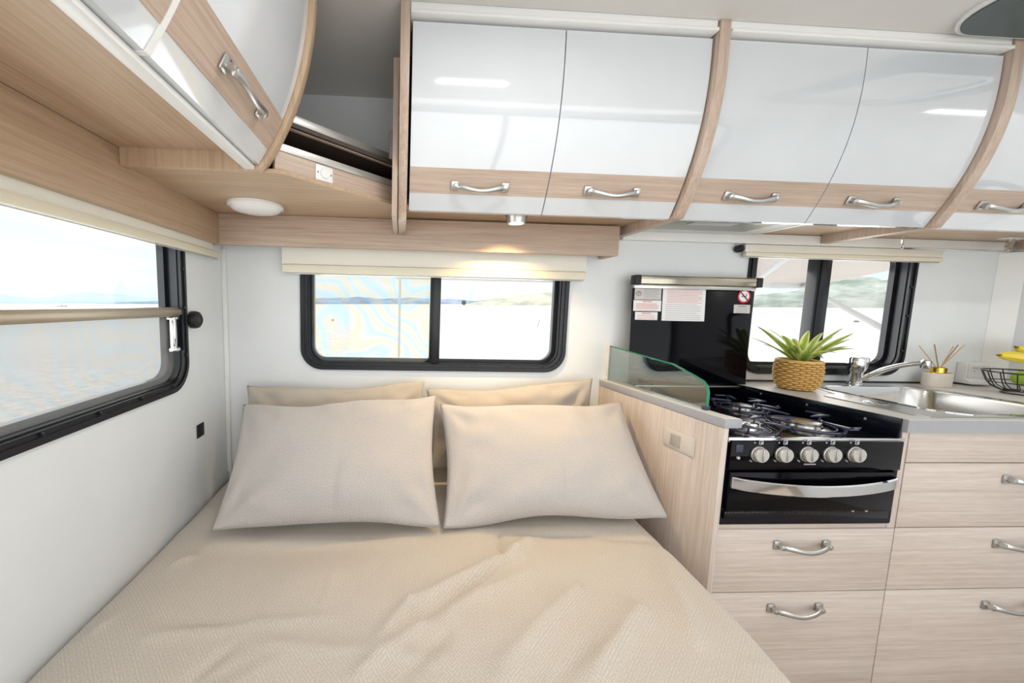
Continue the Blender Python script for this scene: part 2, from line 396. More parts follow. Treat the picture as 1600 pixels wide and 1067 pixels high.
tag(MB().box(XL - .05, XR + .05, YF - .05, .05, ZC + .02, ZC + .06).box(XL, XR, YF, 0, ZC, ZC + .02).build('ceiling', 'ceiling_white'), 'pale grey-white ceiling above the overhead cupboards', 'ceiling', kind='structure')
t = MB(); t.box(XL, XL + .016, -.016, -.0005, .53, 1.42, .003); tag(t.build('trim_1', 'trim_white'), 'white corner strip where the left wall meets the back wall', 'trim', kind='structure')
t = MB(); t.box(.876, 2.545, -.032, -.0150, 1.497, 1.5362, .003); t.box(.876, W3[0] - .004, -.0145, -.0005, 1.499, 1.535).box(W3[1] + .004, 2.545, -.0145, -.0005, 1.499, 1.535); tag(t.build('trim_2', 'trim_white'), 'white cornice strip under the kitchen overhead cupboards', 'trim', kind='structure')
t = MB(); t.box(1.39, 2.548, -.006, -.0005, .9266, .933); tag(t.build('trim_3', 'dark_rubber'), 'thin dark sealing line where the worktop meets the wall', 'trim', kind='structure')
t = MB(); t.prism([(2.552, -.0005), (2.5995, -.05), (2.5995, -.0005)], 'Z', .927, 1.496); tag(t.build('trim_4', 'trim_white'), 'white angled corner post at the right end of the back wall', 'trim', kind='structure')

# ------------------------------------------------------------------ windows
def window(idx, ax, w, face, out, mull, screens, label, horiz=None, fr=.028):
    """ax: wall normal; face: wall plane; out: +1/-1 direction to the outside; w: extents along the wall and in z"""
    root = tag(bpy.data.objects.new('window_%d' % idx, None), label, 'window', kind='structure'); C.objects.link(root)
    root.location = {'Y': ((w[0] + w[1]) / 2, face, w[2]), 'X': (face, (w[0] + w[1]) / 2, w[2])}[ax]
    f = lambda d: face + out * d
    m = MB()
    o1 = rrect(w[0], w[1], w[2], w[3], .085); i1 = rrect(w[0] + fr, w[1] - fr, w[2] + fr, w[3] - fr, .064)
    ring(m, o1, i1, ax, f(-.010), f(.001))
    o1b = rrect(w[0] + .006, w[1] - .006, w[2] + .006, w[3] - .006, .082); i1b = rrect(w[0] + .016, w[1] - .016, w[2] + .016, w[3] - .016, .074)
    ring(m, o1b, i1b, ax, f(-.014), f(-.009))
    o2 = rrect(w[0] + .0135, w[1] - .0135, w[2] + .0135, w[3] - .0135, .078); i2 = rrect(w[0] + fr + .004, w[1] - fr - .004, w[2] + fr + .004, w[3] - fr - .004, .060)
    ring(m, o2, i2, ax, f(0), f(.055))
    i3 = rrect(w[0] + fr + .018, w[1] - fr - .018, w[2] + fr + .018, w[3] - fr - .018, .048)
    ring(m, o2, i3, ax, f(.030), f(.050))
    m.build('window_frame', 'black_frame', root)
    # screws round the flange
    s = MB(); L = w[1] - w[0]; n = max(3, int(L / .14))
    P = lambda u, z, d: (u, f(d), z) if ax == 'Y' else (f(d), u, z)
    for k in range(n):
        u = w[0] + .09 + (L - .18) * k / (n - 1)
        s.lathe([(.0001, 0), (.0045, 0), (.0045, .003 * 1)], P(u, w[2] + .021, -.0135), ax, 8)
    for z in (w[2] + .11, w[2] + .26, w[2] + .38):
        for u in (w[0] + .021, w[1] - .021): s.lathe([(.0001, 0), (.0045, 0), (.0045, .003)], P(u, z, -.0135), ax, 8)
    tag(s.build('screws', 'dark_rubber', root), kind='stuff')
    bx = lambda mb, u0, u1, d0, d1, z0, z1, bev=0: mb.box(*((u0, u1, min(f(d0), f(d1)), max(f(d0), f(d1))) if ax == 'Y' else (min(f(d0), f(d1)), max(f(d0), f(d1)), u0, u1)), z0, z1, bev)
    if mull:
        mm = MB(); bx(mm, mull[0], mull[1], .004, .050, w[2] + fr, w[3] - fr, .003); bx(mm, mull[0] + .009, mull[1] - .009, -.002, .006, w[2] + fr, w[3] - fr, .002); mm.build('mullion', 'black_frame', root)
    if horiz:
        mm = MB(); bx(mm, w[0] + fr, w[1] - fr, -.004, .046, horiz[0], horiz[1], .003); bx(mm, w[0] + fr, w[1] - fr, -.009, -.003, horiz[0] + .006, horiz[1] - .006, .001); mm.build('rail', 'black_frame' if idx != 1 else 'satin_bronze', root)
    # panes: one per light
    cuts = [w[0] + .03] + ([sum(mull) / 2] if mull else []) + [w[1] - .03]
    for a, b in zip(cuts, cuts[1:]):
        g = MB(); q = rrect(a, b, w[2] + .03, w[3] - .03, .05 if not mull else .03); V = [g.bm.verts.new(P(u, z, .040)) for u, z in q]; g.bm.faces.new(V); g.build('pane', 'window_glass', root, fixn=False)
    for (a, b, z0, z1, mn) in screens:
        g = MB(); V = [g.bm.verts.new(P(u, z, .020)) for u, z in rrect(a, b, z0, z1, .065)]; g.bm.faces.new(V); g.build('fly_screen', mn, root, fixn=False)
    return root
mat('satin_bronze', rgb(168, 154, 136), .35, metal=.6)
w1 = window(1, 'X', W1, XL, -1, None, [(W1[0] + .02, W1[1] - .035, W1[2] + .02, 1.175, 'fly_screen_grey')], 'wide black-framed window in the left wall, lower half behind a fly screen', horiz=(1.169, 1.197))
l = MB(); l.box(XL - .012, XL + .002, -.332, -.312, 1.07, 1.165, .003).box(XL - .012, XL + .008, -.345, -.31, 1.160, 1.168, .002).box(XL - .010, XL + .010, -.343, -.315, 1.062, 1.074, .003); l.build('window_latch', 'chrome', w1)
window(2, 'Y', W2, 0, 1, (.116, .160), [(W2[0] + .04, .14, W2[2] + .03, W2[3] - .03, 'fly_screen_pale')], 'black-framed sliding window above the pillows')
window(3, 'Y', W3, 0, 1, (1.752, 1.812), [], 'black-framed sliding window above the sink', fr=.03)
window(4, 'X', W4, XR, 1, None, [], 'window in the right end wall behind the fruit', fr=.028)
window(5, 'Y', W5, YF, -1, (.73, .77), [], 'unseen door-side opening behind the viewer, enlarged for even light')

# ------------------------------------------------------------------ overhead profile
PZ = [1.497, 1.507, 1.55, 1.61, 1.69, 1.77, 1.86, 1.99]
PD = [.331, .338, .365, .392, .420, .443, .450, .450]
pc = np.polyfit(PZ + [1.93], PD + [.4505], 4)
pd = lambda z: float(np.polyval(pc, z))
LZ = [1.527, 1.573, 1.64, 1.72, 1.79, 1.86, 1.915, 1.99]
LD = [.350, .381, .417, .443, .463, .475, .478, .480]
lc = np.polyfit(LZ, LD, 3); ld = lambda z: float(np.polyval(lc, z))

def curved(mb, a0, a1, z0, z1, prof, off, th, side, nz=22, bev=.0):
    """curved sheet following prof(z); side 'Y' hangs on the back wall (a along X), 'X' on the left wall (a along Y)"""
    def P(a, d, z): return Vector((a, -d, z)) if side == 'Y' else Vector((XL + d, a, z))
    zs = [z0 + (z1 - z0) * k / nz for k in range(nz + 1)]
    F_, B_ = [], []
    for z in zs:
        d = prof(z) + off
        F_.append([mb.bm.verts.new(P(a, d, z)) for a in (a0, a1)]); B_.append([mb.bm.verts.new(P(a, d - th, z)) for a in (a0, a1)])
    nf = mb.bm.faces.new
    for i in range(nz):
        nf((F_[i][0], F_[i][1], F_[i + 1][1], F_[i + 1][0])); nf((B_[i][0], B_[i + 1][0], B_[i + 1][1], B_[i][1]))
        nf((F_[i][0], F_[i + 1][0], B_[i + 1][0], B_[i][0])); nf((F_[i][1], B_[i][1], B_[i + 1][1], F_[i + 1][1]))
    nf((F_[0][0], B_[0][0], B_[0][1], F_[0][1])); nf((F_[-1][0], F_[-1][1], B_[-1][1], B_[-1][0]))
    return mb

# ------------------------------------------------------------------ bow handle (local: length along X, standing out along -Y)
def handle_mesh(L=.15, out=.03):
    m = MB(); h = L / 2
    for sx in (-1, 1):
        m.box(sx * h - .0115, sx * h + .0115, -.006, 0, -.0135, .0135, .003)
        m.lathe([(.0001, .002), (.0085, .002), (.0085, -.012), (.0001, -.014)], (sx * (h - .004), -.006, 0), 'Y', 12, cap=False)
    n = 20; ringv = []
    for k in range(n + 1):
        t = k / n; x = -h + .004 + (L - .008) * t
        y = -.010 - (out - .010) * (math.sin(PI * t) ** .55)
        z = -.008 * math.sin(PI * t) ** 2
        w = .0085 - .0022 * math.sin(PI * t) ; th = .0045 - .001 * math.sin(PI * t)
        tt = max(.001, min(.999, t)); dy = -(out - .010) * .55 * (math.sin(PI * tt) ** -.45) * math.cos(PI * tt) * PI / (L - .008)
        T = Vector((1, dy, 0)).normalized(); N = Vector((-T.y, T.x, 0))
        ringv.append([m.bm.verts.new(Vector((x, y, z)) + Vector((0, 0, 1)) * w * math.cos(a) + N * th * math.sin(a)) for a in [2 * PI * q / 10 for q in range(10)]])
    for a, b in zip(ringv, ringv[1:]):
        for q in range(10): m.bm.faces.new((a[q], a[(q + 1) % 10], b[(q + 1) % 10], b[q]))
    m.bm.faces.new(ringv[0][::-1]); m.bm.faces.new(ringv[-1])
    o = m.build('handle', 'satin_nickel'); me = o.data; bpy.data.objects.remove(o)
    return me
HM = handle_mesh()
def add_handle(parent, loc, rot=(0, 0, 0)):
    o = bpy.data.objects.new('handle', HM); C.objects.link(o); o.parent = parent
    o.location = Vector(loc) - wloc(parent); o.rotation_euler = rot; return o

# ------------------------------------------------------------------ overhead cupboards on the back wall
SB, ST = 1.551, 1.614      # wooden stripe band
def cupboard(x0, x1, doors, label, panel_r, hx, zbot, with_left=None, bottom='wood_warm_X', cbot=1.537):
    r = thing('overhead_cupboard', ((x0 + x1) / 2, -.2, 1.53), label, 'cupboard')
    m = MB(); m.box(x0, x1, -.300, -.001, cbot, cbot + .012)
    m.prism([(-.30, cbot), (-.330, 1.513), (-.330, 1.525), (-.30, cbot + .012)], 'X', x0, x1)
    m.build('bottom_panel', bottom, r)
    MB().box(x0, x1, -.30, -.29, cbot + .012, 1.97).build('carcass', 'gap_dark', r)
    m = MB(); m.box(x0, x1, -.470, -.40, 1.968, 1.978, .003).box(x0, x1, -.462, -.40, 1.978, 1.9995, .002); m.build('top_rail', 'trim_white', r)
    for (a, b), h in zip(doors, hx):
        d = curved(MB(), a, b, 1.507, 1.960, pd, 0, .016, 'Y').build('door', 'gloss_white', r)
        curved(MB(), a + .0005, b - .0005, SB, ST, pd, .0008, .004, 'Y', 6).build('stripe', 'wood_upper_X', d)
        zc = 1.572; sl = (pd(1.60) - pd(1.55)) / .05
        add_handle(d, (h, -pd(zc) - .0015, zc), (math.atan(sl), 0, 0))
    def side(xa, xb, zb, nm='side_panel'):
        pts = [(-.001, zb)] + [(-pd(z) - .016, z) for z in [max(zb, 1.497) + (1.9995 - max(zb, 1.497)) * k / 24 for k in range(25)]] + [(-.001, 1.9995)]
        if zb < 1.497: pts = [(-.002, 1.5315), (-.1115, 1.5315), (-.1115, zb), (-pd(1.497) - .010, zb)] + pts[1:]
        else:
            pts = [(-.035, zb)] + pts[1:-1] + [(-.035, 1.9995)]
        MB().prism(pts, 'X', xa, xb, .0015).build(nm, 'wood_upper_Z', r)
    if with_left: side(*with_left)
    if panel_r: side(*panel_r)
    return r
sA = at(884, 66, 'Y', -.45).x; sB = at(1354, 90, 'Y', -.45).x
hA = [at(752, 293, 'Y', -.40).x, at(962, 303, 'Y', -.40).x]
hB = [at(1183, 311, 'Y', -.40).x, at(1377, 317, 'Y', -.40).x]
hC = at(1583, 327, 'Y', -.40).x
print('splits', sA, sB, hA, hB, hC)
cupboard(.012, .838, [(.0185, sA - .0015), (sA + .0015, .836)], 'white curved two-door overhead cupboard with wood stripe directly above the bed', (.843, .873, 1.505), hA, 1.537, with_left=(-.014, .011, 1.475))
cupboard(.875, 1.698, [(.878, sB - .0015), (sB + .0015, 1.696)], 'white curved two-door overhead cupboard with wood stripe above the cooker', (1.701, 1.735, 1.505), hB, 1.537)
cupboard(1.737, 2.58, [(1.740, 2.155), (2.158, 2.56)], 'white curved overhead cupboard above the fruit basket, cut by right edge', (2.562, 2.59, 1.505), [hC, hC + .42], 1.537)

# ------------------------------------------------------------------ overhead cupboard on the left wall
r = thing('overhead_cupboard', (-.5, -1.2, 1.57), 'white and wood overhead cupboard on the left wall above the side window', 'cupboard')
YA, YB = -.578, -2.2
MB().box(XL + .001, -.352, YB, YA, 1.567, 1.58).build('bottom_panel', 'wood_warm_Y', r)
MB().box(-.40, -.39, YB, YA, 1.58, 1.97).build('carcass', 'gap_dark', r)
for a, b, h in ((YA - .003, -.9625, -.762), (-.9675, -1.40, -1.17), (-1.41, -1.85, -1.6)):
    d = curved(MB(), b, a, 1.5395, 1.985, ld, -.002, .016, 'X').build('door', 'gloss_white', r)
    curved(MB(), b + .0005, a - .0005, 1.573, 1.640, ld, -.0008, .004, 'X', 6).build('stripe', 'wood_upper_Y', d)
    zc = 1.607; sl = (ld(1.63) - ld(1.58)) / .05
    o = add_handle(d, (XL + ld(zc) - .001, h, zc), (math.atan(sl), 0, 0)); o.rotation_euler = (Matrix.Rotation(math.radians(90), 3, 'Z') @ Matrix.Rotation(math.atan(sl), 3, 'X')).to_euler()
m = MB(); m.box(-.372, -.348, YB, YA, 1.527, 1.538, .003).box(-.372, -.360, YB, YA, 1.538, 1.567, .001).box(-.385, -.373, YB, YA, 1.548, 1.567, .002); m.build('light_trim', 'trim_white', r)
m = MB(); curved(m, -.9695, -.9605, 1.5385, 1.985, ld, .0005, .02, 'X'); m.build('divider_strip', 'trim_white', r)
pts = [(XL + .001, 1.5255)] + [(XL + ld(z) + .010, z) for z in [1.5255 + (1.999 - 1.5255) * k / 24 for k in range(25)]] + [(XL + .001, 1.999)]
pts[0:1] = [(XL + .001, 1.5665), (-.6545, 1.5665), (-.6545, 1.5255)]; pts[3] = (XL + ld(1.5255) - .006, 1.5255); pts.insert(4, (XL + ld(1.527) + .004, 1.5285))
MB().prism(pts, 'Y', -.576, -.551, .0015).build('side_panel', 'wood_warm_Z', r)

# ------------------------------------------------------------------ open corner shelf between the two
r = thing('corner_shelf', (-.35, -.3, 1.53), 'open wooden corner shelf with dark inside between the overhead cupboards', 'shelf')
cn = [(-.654, -.001), (-.033, -.001), (-.033, -.300), (-.300, -.549), (-.654, -.549)]
MB().prism(cn, 'Z', 1.531, 1.541).build('bottom_panel', 'wood_warm_X', r)
def diag(mb, off, th, z0, z1, bev=.001):
    A, B = Vector((-.312, -.546)), Vector((-.018, -.277)); n = Vector((B.y - A.y, -(B.x - A.x))).normalized()
    q = [A + n * off, B + n * off, B + n * (off - th), A + n * (off - th)]
    return mb.prism([(p.x, p.y) for p in q], 'Z', z0, z1, bev)
diag(MB(), 0, .014, 1.532, 1.588).build('front_board', 'wood_upper_D', r)
diag(MB(), .003, .012, 1.588, 1.606).build('edge_rail', 'aluminium', r)
m = MB(); m.prism([(p[0] * .995, p[1] * .99) for p in cn], 'Z', 1.652, 1.662); m.build('upper_shelf', 'shelf_dark', r)
diag(MB(), -.004, .012, 1.650, 1.664).build('shelf_edge', 'wood_upper_D', r)
diag(MB(), -.03, .010, 1.680, 1.700).build('shelf_rail', 'aluminium', r)
MB().prism([(-.002, 1.5425), (-.1115, 1.5425), (-.1115, 1.475), (-.40, 1.475), (-.40, 1.90), (-.002, 1.90)], 'X', -.032, -.0165).build('side_board', 'wood_upper_Z', r)
MB().prism([(-.655, -.002), (-.034, -.002), (-.034, -.006), (-.655, -.006)], 'Z', 1.545, 1.640).build('inner_back', 'shelf_dark', r)
m = MB(); m.tube([(-.040, -.30, 1.665), (-.040, -.30, 1.75)], .006).build('hinge_arm', 'aluminium', r)
# socket plate on the diagonal board
A, B = Vector((-.312, -.546, 0)), Vector((-.018, -.277, 0)); nd = Vector((B.y - A.y, -(B.x - A.x), 0)).normalized()
pc0 = hit(506, 272, A, nd); ad = math.atan2(B.y - A.y, B.x - A.x)
r = thing('aerial_socket', pc0, 'small white blanking socket plate with two screws on the corner shelf front', 'socket')
o = MB().box(-.026, .026, -.004, 0, -.020, .020, .003).build('plate', 'plastic_white'); o.parent = r; o.rotation_euler = (0, 0, ad)
o = MB().lathe([(.0001, -.0075), (.012, -.0075), (.0135, -.004), (.0135, -.003)], (0, 0, 0), 'Y', 24).build('cap', 'plastic_white'); o.parent = r; o.rotation_euler = (0, 0, ad)
for sx in (-1, 1):
    o = MB().lathe([(.0001, -.0052), (.0026, -.0052), (.0026, -.003)], (sx * .020, 0, 0), 'Y', 10).build('screw', 'brushed_steel'); o.parent = r; o.rotation_euler = (0, 0, ad)

# ceiling light under the corner shelf and downlight
cl = at(400, 323, 'Z', 1.525)
r = thing('ceiling_light', (cl.x, cl.y, 1.531), 'round white dome light under the wooden corner shelf', 'light')
MB().lathe([(.0001, 1.5305), (.084, 1.5305), (.084, 1.522), (.079, 1.519)], (cl.x, cl.y, 0), 'Z', 40, cap=False).build('base', 'plastic_white', r)
MB().lathe([(.079, 1.521), (.070, 1.512), (.045, 1.506), (.0001, 1.504)], (cl.x, cl.y, 0), 'Z', 40, cap=False).build('diffuser', 'plastic_white', r)
r = thing('downlight', (.378, -.247, 1.537), 'small lit nickel downlight under the cupboard above the bed', 'light')
MB().lathe([(.038, 1.5365), (.038, 1.528), (.029, 1.497), (.024, 1.4975), (.0235, 1.512)], (.378, -.247, 0), 'Z', 32, cap=False).build('housing', 'satin_nickel', r)
MB().lathe([(.0001, 1.502), (.0232, 1.502)], (.378, -.247, 0), 'Z', 24, cap=False).build('bulb', 'lamp_glow', r)
MB().lathe([(.0385, 1.5368), (.046, 1.5368), (.046, 1.5355), (.0385, 1.5355)], (.378, -.247, 0), 'Z', 32, cap=False).build('shadow_ring', 'dark_rubber', r)

# ------------------------------------------------------------------ pelmets and blinds
r = thing('pelmet', (.08, -.10, 1.42), 'long wooden pelmet board above the bed window', 'pelmet')
MB().box(-.694, .815, -.11, -.092, 1.421, 1.5300, .001).build('front_board', 'wood_upper_X', r)
MB().box(.797, .814, -.0915, -.001, 1.421, 1.5300, .001).build('return_board', 'wood_upper_Y', r)
r = thing('pelmet', (-.665, -1, 1.42), 'wooden pelmet board above the left side window', 'pelmet')
MB().box(-.675, -.655, -2.2, -.1115, 1.423, 1.5655, .001).build('front_board', 'wood_warm_Y', r)
MB().box(XL + .001, -.6755, -.13, -.1115, 1.472, 1.525, .001).build('return_board', 'wood_upper_X', r)
def blind(ax, u0, u1, d0, z0, z1, label, zb, uc=None):
    c = (u0 + u1) / 2
    r = thing('roller_blind', (c, -d0, z0) if ax == 'Y' else (XL + d0, c, z0), label, 'blind')
    def bx(m, a, b, da, db, za, zz, bev):
        return m.box(a, b, -db, -da, za, zz, bev) if ax == 'Y' else m.box(XL + da, XL + db, a, b, za, zz, bev)
    bx(MB(), u0, uc or u1, .0148, d0, zb, z1, .001).build('cassette', 'cream_light', r)
    m = bx(MB(), u0 + .001, u1 - .001, .0148, d0 + .006, z0, zb - .001, .004); m.build('bottom_bar', 'cream', r)
    m = bx(MB(), u0 + .002, u1 - .002, max(.0150, d0 * .4), max(.0185, d0 * .8), z0 - .004, z0 - .0003, .001); m.build('fabric_edge', 'aluminium', r)
b0 = at(440, 424, 'Y', -.06); b1 = at(916, 438.5, 'Y', -.06); print('blind', b0, b1)
blind('Y', b0.x, b1.x, .054, (b0.z + b1.z) / 2, 1.47, 'cream roller blind rolled up above the bed window', (b0.z + b1.z) / 2 + .032)
blind('X', -2.1, -.075, .0193, 1.375, 1.47, 'cream roller blind rolled up above the left side window', 1.40, -.1135)
b0 = at(1165, 400, 'Y', -.03); b1 = at(1475, 404, 'Y', -.03); SBX = b0.x
blind('Y', b0.x, b1.x, .026, b0.z, 1.495, 'cream roller blind rolled up above the sink window', b0.z + .018)

# ------------------------------------------------------------------ small wall fittings
k = at(296, 500, 'X', XL + .012); k.y = max(k.y, W1[1] + .030)
r = thing('stay_knob', (XL, k.y, k.z), 'round black knob beside the left side window', 'knob')
m = MB().lathe([(.0001, .032), (.020, .032), (.026, .028), (.0285, .020), (.0285, .008), (.018, .004), (.018, -.0)], (XL, k.y, k.z), 'X', 28, cap=False); m.build('grip', 'dark_rubber', r)
m = MB().lathe([(.015, .0322), (.017, .0340), (.019, .0322)], (XL, k.y, k.z), 'X', 28, cap=False); m.build('ring', 'wire', r)
k = at(314, 672, 'X', XL + .004)
r = thing('wall_socket', (XL, k.y, k.z), 'small square black socket on the left wall beside the pillows', 'socket')
MB().box(XL, XL + .005, k.y - .021, k.y + .021, k.z - .023, k.z + .023, .0015).build('plate', 'dark_rubber', r)
MB().box(XL + .004, XL + .006, k.y - .008, k.y + .008, k.z - .015, k.z + .015, .001).build('insert', 'gap_dark', r)
k = at(1155, 382, 'Y', -.01); k.x = SBX - .0165
r = thing('stay_knob', (k.x, 0, k.z - .004), 'round black knob on the wall above the cooker lid corner', 'knob')
MB().lathe([(.0001, -.028), (.011, -.028), (.0150, -.023), (.0150, -.008), (.010, -.004), (.010, -.0003)], (k.x, 0, k.z - .018), 'Y', 24, cap=False).build('grip', 'dark_rubber', r)
MB().lathe([(.006, -.0282), (.008, -.030), (.010, -.0282)], (k.x, 0, k.z - .018), 'Y', 20, cap=False).build('ring', 'black_frame', r)

# ------------------------------------------------------------------ kitchen run
YK = -.53                                   # front plane of the cabinets
CT = .925                                   # worktop height
d0, d1 = Vector((.838, -.001)), Vector((.897, YK - .012))     # bed side of the divider
def xd(y): return d0.x + (d1.x - d0.x) * (y - d0.y) / (d1.y - d0.y)
Rk = lambda px, py: at(px, py, 'Y', YK)
seam = Rk(1403, 790).x; print('seam', seam, Rk(1125, 760).x)
XO0, XO1 = Rk(1125, 752).x, Rk(1395, 752).x
ZO0, ZO1 = Rk(1118, 818).z, Rk(1132, 687).z
z1s, z2s, z3s = Rk(1300, 825).z, Rk(1300, 923).z, Rk(1500, 723).z
print('oven', XO0, XO1, ZO0, ZO1, 'z', z1s, z2s, z3s)
r = thing('divider_panel', (.87, -.27, 0), 'low pale wood partition between the bed and the cooker', 'partition')
MB().prism([(d0.x, d0.y), (d1.x, d1.y), (d1.x + .016, d1.y), (d0.x + .016, d0.y)], 'Z', .001, .899, .001).build('panel', 'wood_lower_Z', r)
m = MB().prism([(d0.x - .001, d0.y), (d1.x - .001, d1.y - .003), (d1.x + .050, d1.y - .003), (d1.x + .033, -.49), (d0.x + .060, d0.y)], 'Z', .900, CT, .0015); m.build('ledge', 'counter_edge', r)
MB().prism([(d0.x + .001, d0.y - .002), (d1.x + .001, d1.y), (d1.x + .047, d1.y), (d1.x + .031, -.488), (d0.x + .058, d0.y - .002)], 'Z', CT + .0002, CT + .0012).build('ledge_top', 'ledge_light', r)
# switch
nd2 = Vector((-(d1.y - d0.y), d1.x - d0.x, 0)).normalized() * -1
P0 = Vector((d0.x, d0.y, 0)); sp = hit(1061, 689, P0, nd2); a2 = math.atan2(d1.y - d0.y, d1.x - d0.x)
r = thing('light_switch', sp, 'rectangular beige rocker switch on the wood partition beside the bed', 'switch')
def loc_part(mb, name, m_, root, rz):
    o = mb.build(name, m_); o.parent = root; o.rotation_euler = (0, 0, rz); return o
hw = (hit(1086, 700, P0, nd2) - hit(1038, 680, P0, nd2)).length / 2
loc_part(MB().box(-hw, hw, -.005, 0, -.030, .030, .002), 'plate', 'switch_light', r, a2)
loc_part(MB().box(-hw + .005, hw - .005, -.0065, -.004, -.025, .025, .001), 'bezel', 'switch_light', r, a2)
loc_part(MB().box(-.024, .010, -.011, -.005, -.019, .019, .002), 'rocker', 'switch_grey', r, a2)

# worktop with the sink cut-out
hb = at(1170, 605, 'Z', CT)      # back right corner of the hob recess
hf = Vector((Rk(1412, 662).x, YK - .004, CT)); print('hob', hb, hf)
bowl = rrect(1.665, 2.105, -.488, -.100, .075, 8)
bowl = [(x + (.02 if x < 1.8 else 0) * 0, y) for x, y in bowl]
ct = [(hf.x, -.560 + .02), (2.598, -.540), (2.598, -.0005), (.906, -.0005), (.906, -.045), (hb.x, -.045)]
r = thing('worktop', (2.0, -.27, .9), 'pale grey kitchen worktop around the cooker and sink', 'worktop')
plate('slab', ct, [rrect(1.655, 2.115, -.498, -.090, .078, 8)], 'Z', CT - .037, CT, 'counter_edge', r)
plate('surface', [(hf.x + .001, -.5395), (2.597, -.5395), (2.597, -.001), (.907, -.001), (.907, -.0445), (hb.x + .001, -.0445)], [rrect(1.655, 2.115, -.498, -.090, .078, 8)], 'Z', CT, CT + .0012, 'counter_top', r)

# cabinets
def drawer(parent, x0, x1, z0, z1, hx=None, hz=None):
    d = MB().box(x0 + .0015, x1 - .0015, YK - .001, YK + .017, z0 + .0015, z1 - .0015, .001).build('drawer', 'wood_lower_X', parent)
    if hx: add_handle(d, (hx, YK - .001, hz))
    return d
r = thing('oven_cabinet', (1.2, -.3, 0), 'pale wood cabinet with two drawers under the cooker', 'cabinet')
xa = d1.x + .017
MB().box(xa, seam - .002, YK + .019, -.05, .001, ZO0 - .03).build('carcass', 'gap_dark', r)
m = MB(); m.box(xa, XO0 + .001, YK, YK + .017, z1s, .899, .0008).build('stile', 'wood_lower_Z', r)
MB().prism([(XO1 + .0005, z1s), (seam - .0015, z1s), (seam - .0015, .8875), (hf.x + .001, .8875), (hf.x + .001, .852), (XO1 + .0005, .852)], 'Y', YK, YK + .017).build('stile', 'wood_lower_Z', r)
m = MB(); m.box(XO0 + .001, XO1 - .001, YK, YK + .017, z1s, ZO0 + .001, .0008).build('rail', 'wood_lower_X', r)
hl = Rk(1251, 850); hl2 = Rk(1240, 948)
drawer(r, xa, seam, z2s, z1s, hl.x, hl.z); drawer(r, xa, seam, .05, z2s, hl2.x, hl2.z)
MB().box(xa, seam, YK + .03, YK + .05, .001, .05).build('plinth', 'shelf_dark', r)
r = thing('drawer_cabinet', (1.9, -.3, 0), 'pale wood cabinet of four drawer fronts under the sink', 'cabinet')
xc = 2 * Rk(1602, 850).x - seam; print('cab right', xc)
xc = min(max(xc, 2.15), 2.45)
MB().box(seam, xc - .001, YK + .019, -.05, .001, .70).build('carcass', 'gap_dark', r)
hr1, hr2, hr3 = Rk(1606, 748), Rk(1590, 848), Rk(1572, 943)
MB().box(seam + .0015, xc - .0015, YK - .001, YK + .017, z3s + .0015, .8865, .001).build('front_panel', 'wood_lower_X', r)
drawer(r, seam, xc, z1s, z3s, hr1.x, hr1.z); drawer(r, seam, xc, z2s, z1s, hr2.x, hr2.z); drawer(r, seam, xc, .05, z2s, hr3.x, hr3.z)
MB().box(seam, xc, YK + .03, YK + .05, .001, .05).build('plinth', 'shelf_dark', r)

# ------------------------------------------------------------------ cooker
r = thing('cooker', ((XO0 + XO1) / 2, -.3, ZO0), 'black built-in gas cooker with chrome oven handle and raised glass lid', 'cooker')
ZH = .868                                    # hob surface
yf = YK - .004
# oven body, surround
m = MB(); o1 = rrect(XO0 + .002, XO1 - .002, ZO0 + .002, ZO1, .004, 2); i1 = rrect(XO0 + .020, XO1 - .014, ZO0 + .018, ZO1 - .003, .003, 2)
ring(m, o1, i1, 'Y', yf - .004, yf + .015); m.build('surround', 'enamel_black', r)
MB().box(XO0 + .019, XO1 - .013, yf + .012, -.10, ZO0 + .016, ZH - .012).build('oven_body', 'enamel_black', r)
zk0 = Rk(1262, 731).z                        # bottom of the control panel
XP0, XP1 = XO0 + .008, XO1 - .006
MB().box(XP0, XP1, yf - .012, yf + .012, zk0, ZO1 + .002, .002).build('control_panel', 'gloss_black', r)
for px in (1191, 1229, 1268, 1305, 1343):
    c = at(px, 712, 'Y', yf - .024)
    kn = MB().lathe([(.0222, 0), (.0222, -.003), (.0208, -.004), (.0200, -.0125), (.0185, -.0145), (.0001, -.0145)], (c.x, yf - .012, c.z), 'Y', 32, cap=False).build('knob', 'knob_silver', r)
    MB().box(c.x - .0015, c.x + .0015, yf - .0295, yf - .026, c.z - .015, c.z + .017, .0006).build('grip', 'brushed_steel', kn)
m = MB()
for px in (1180, 1218, 1255, 1292, 1330):
    c = at(px, 692, 'Y', yf - .013); m.lathe([(.0001, 0), (.0022, 0)], (c.x, yf - .0124, c.z), 'Y', 8, cap=False)
    c = at(px + 10, 691.5, 'Y', yf - .013); a, z = c.x, c.z
    for q in ((-.006, -.0045, -.005, .005), (.0045, .006, -.005, .005), (-.006, .006, -.006, -.0045), (-.006, .006, .0045, .006), (-.001, .0045, -.003, .001)): m.box(a + q[0], a + q[1], yf - .0126, yf - .012, z + q[2], z + q[3])
    c = at(px - 6, 719, 'Y', yf - .013)
    for q in range(4): m.box(c.x - .005 + q * .0022, c.x - .0038 + q * .0022, yf - .0126, yf - .012, c.z - .002 - .0012 * q, c.z + .001 - .0012 * q)
c = at(1266, 725.5, 'Y', yf - .013)
for q in range(9): m.box(c.x - .018 + q * .004, c.x - .0152 + q * .004, yf - .0126, yf - .012, c.z - .0018, c.z + .0018)
tag(m.build('panel_marks', 'panel_marks', r), kind='stuff')
c = at(1157, 700, 'Y', yf - .013); MB().box(c.x - .012, c.x + .008, yf - .0135, yf - .012, c.z - .012, c.z + .010, .0005).build('display', 'iron_blue', r)
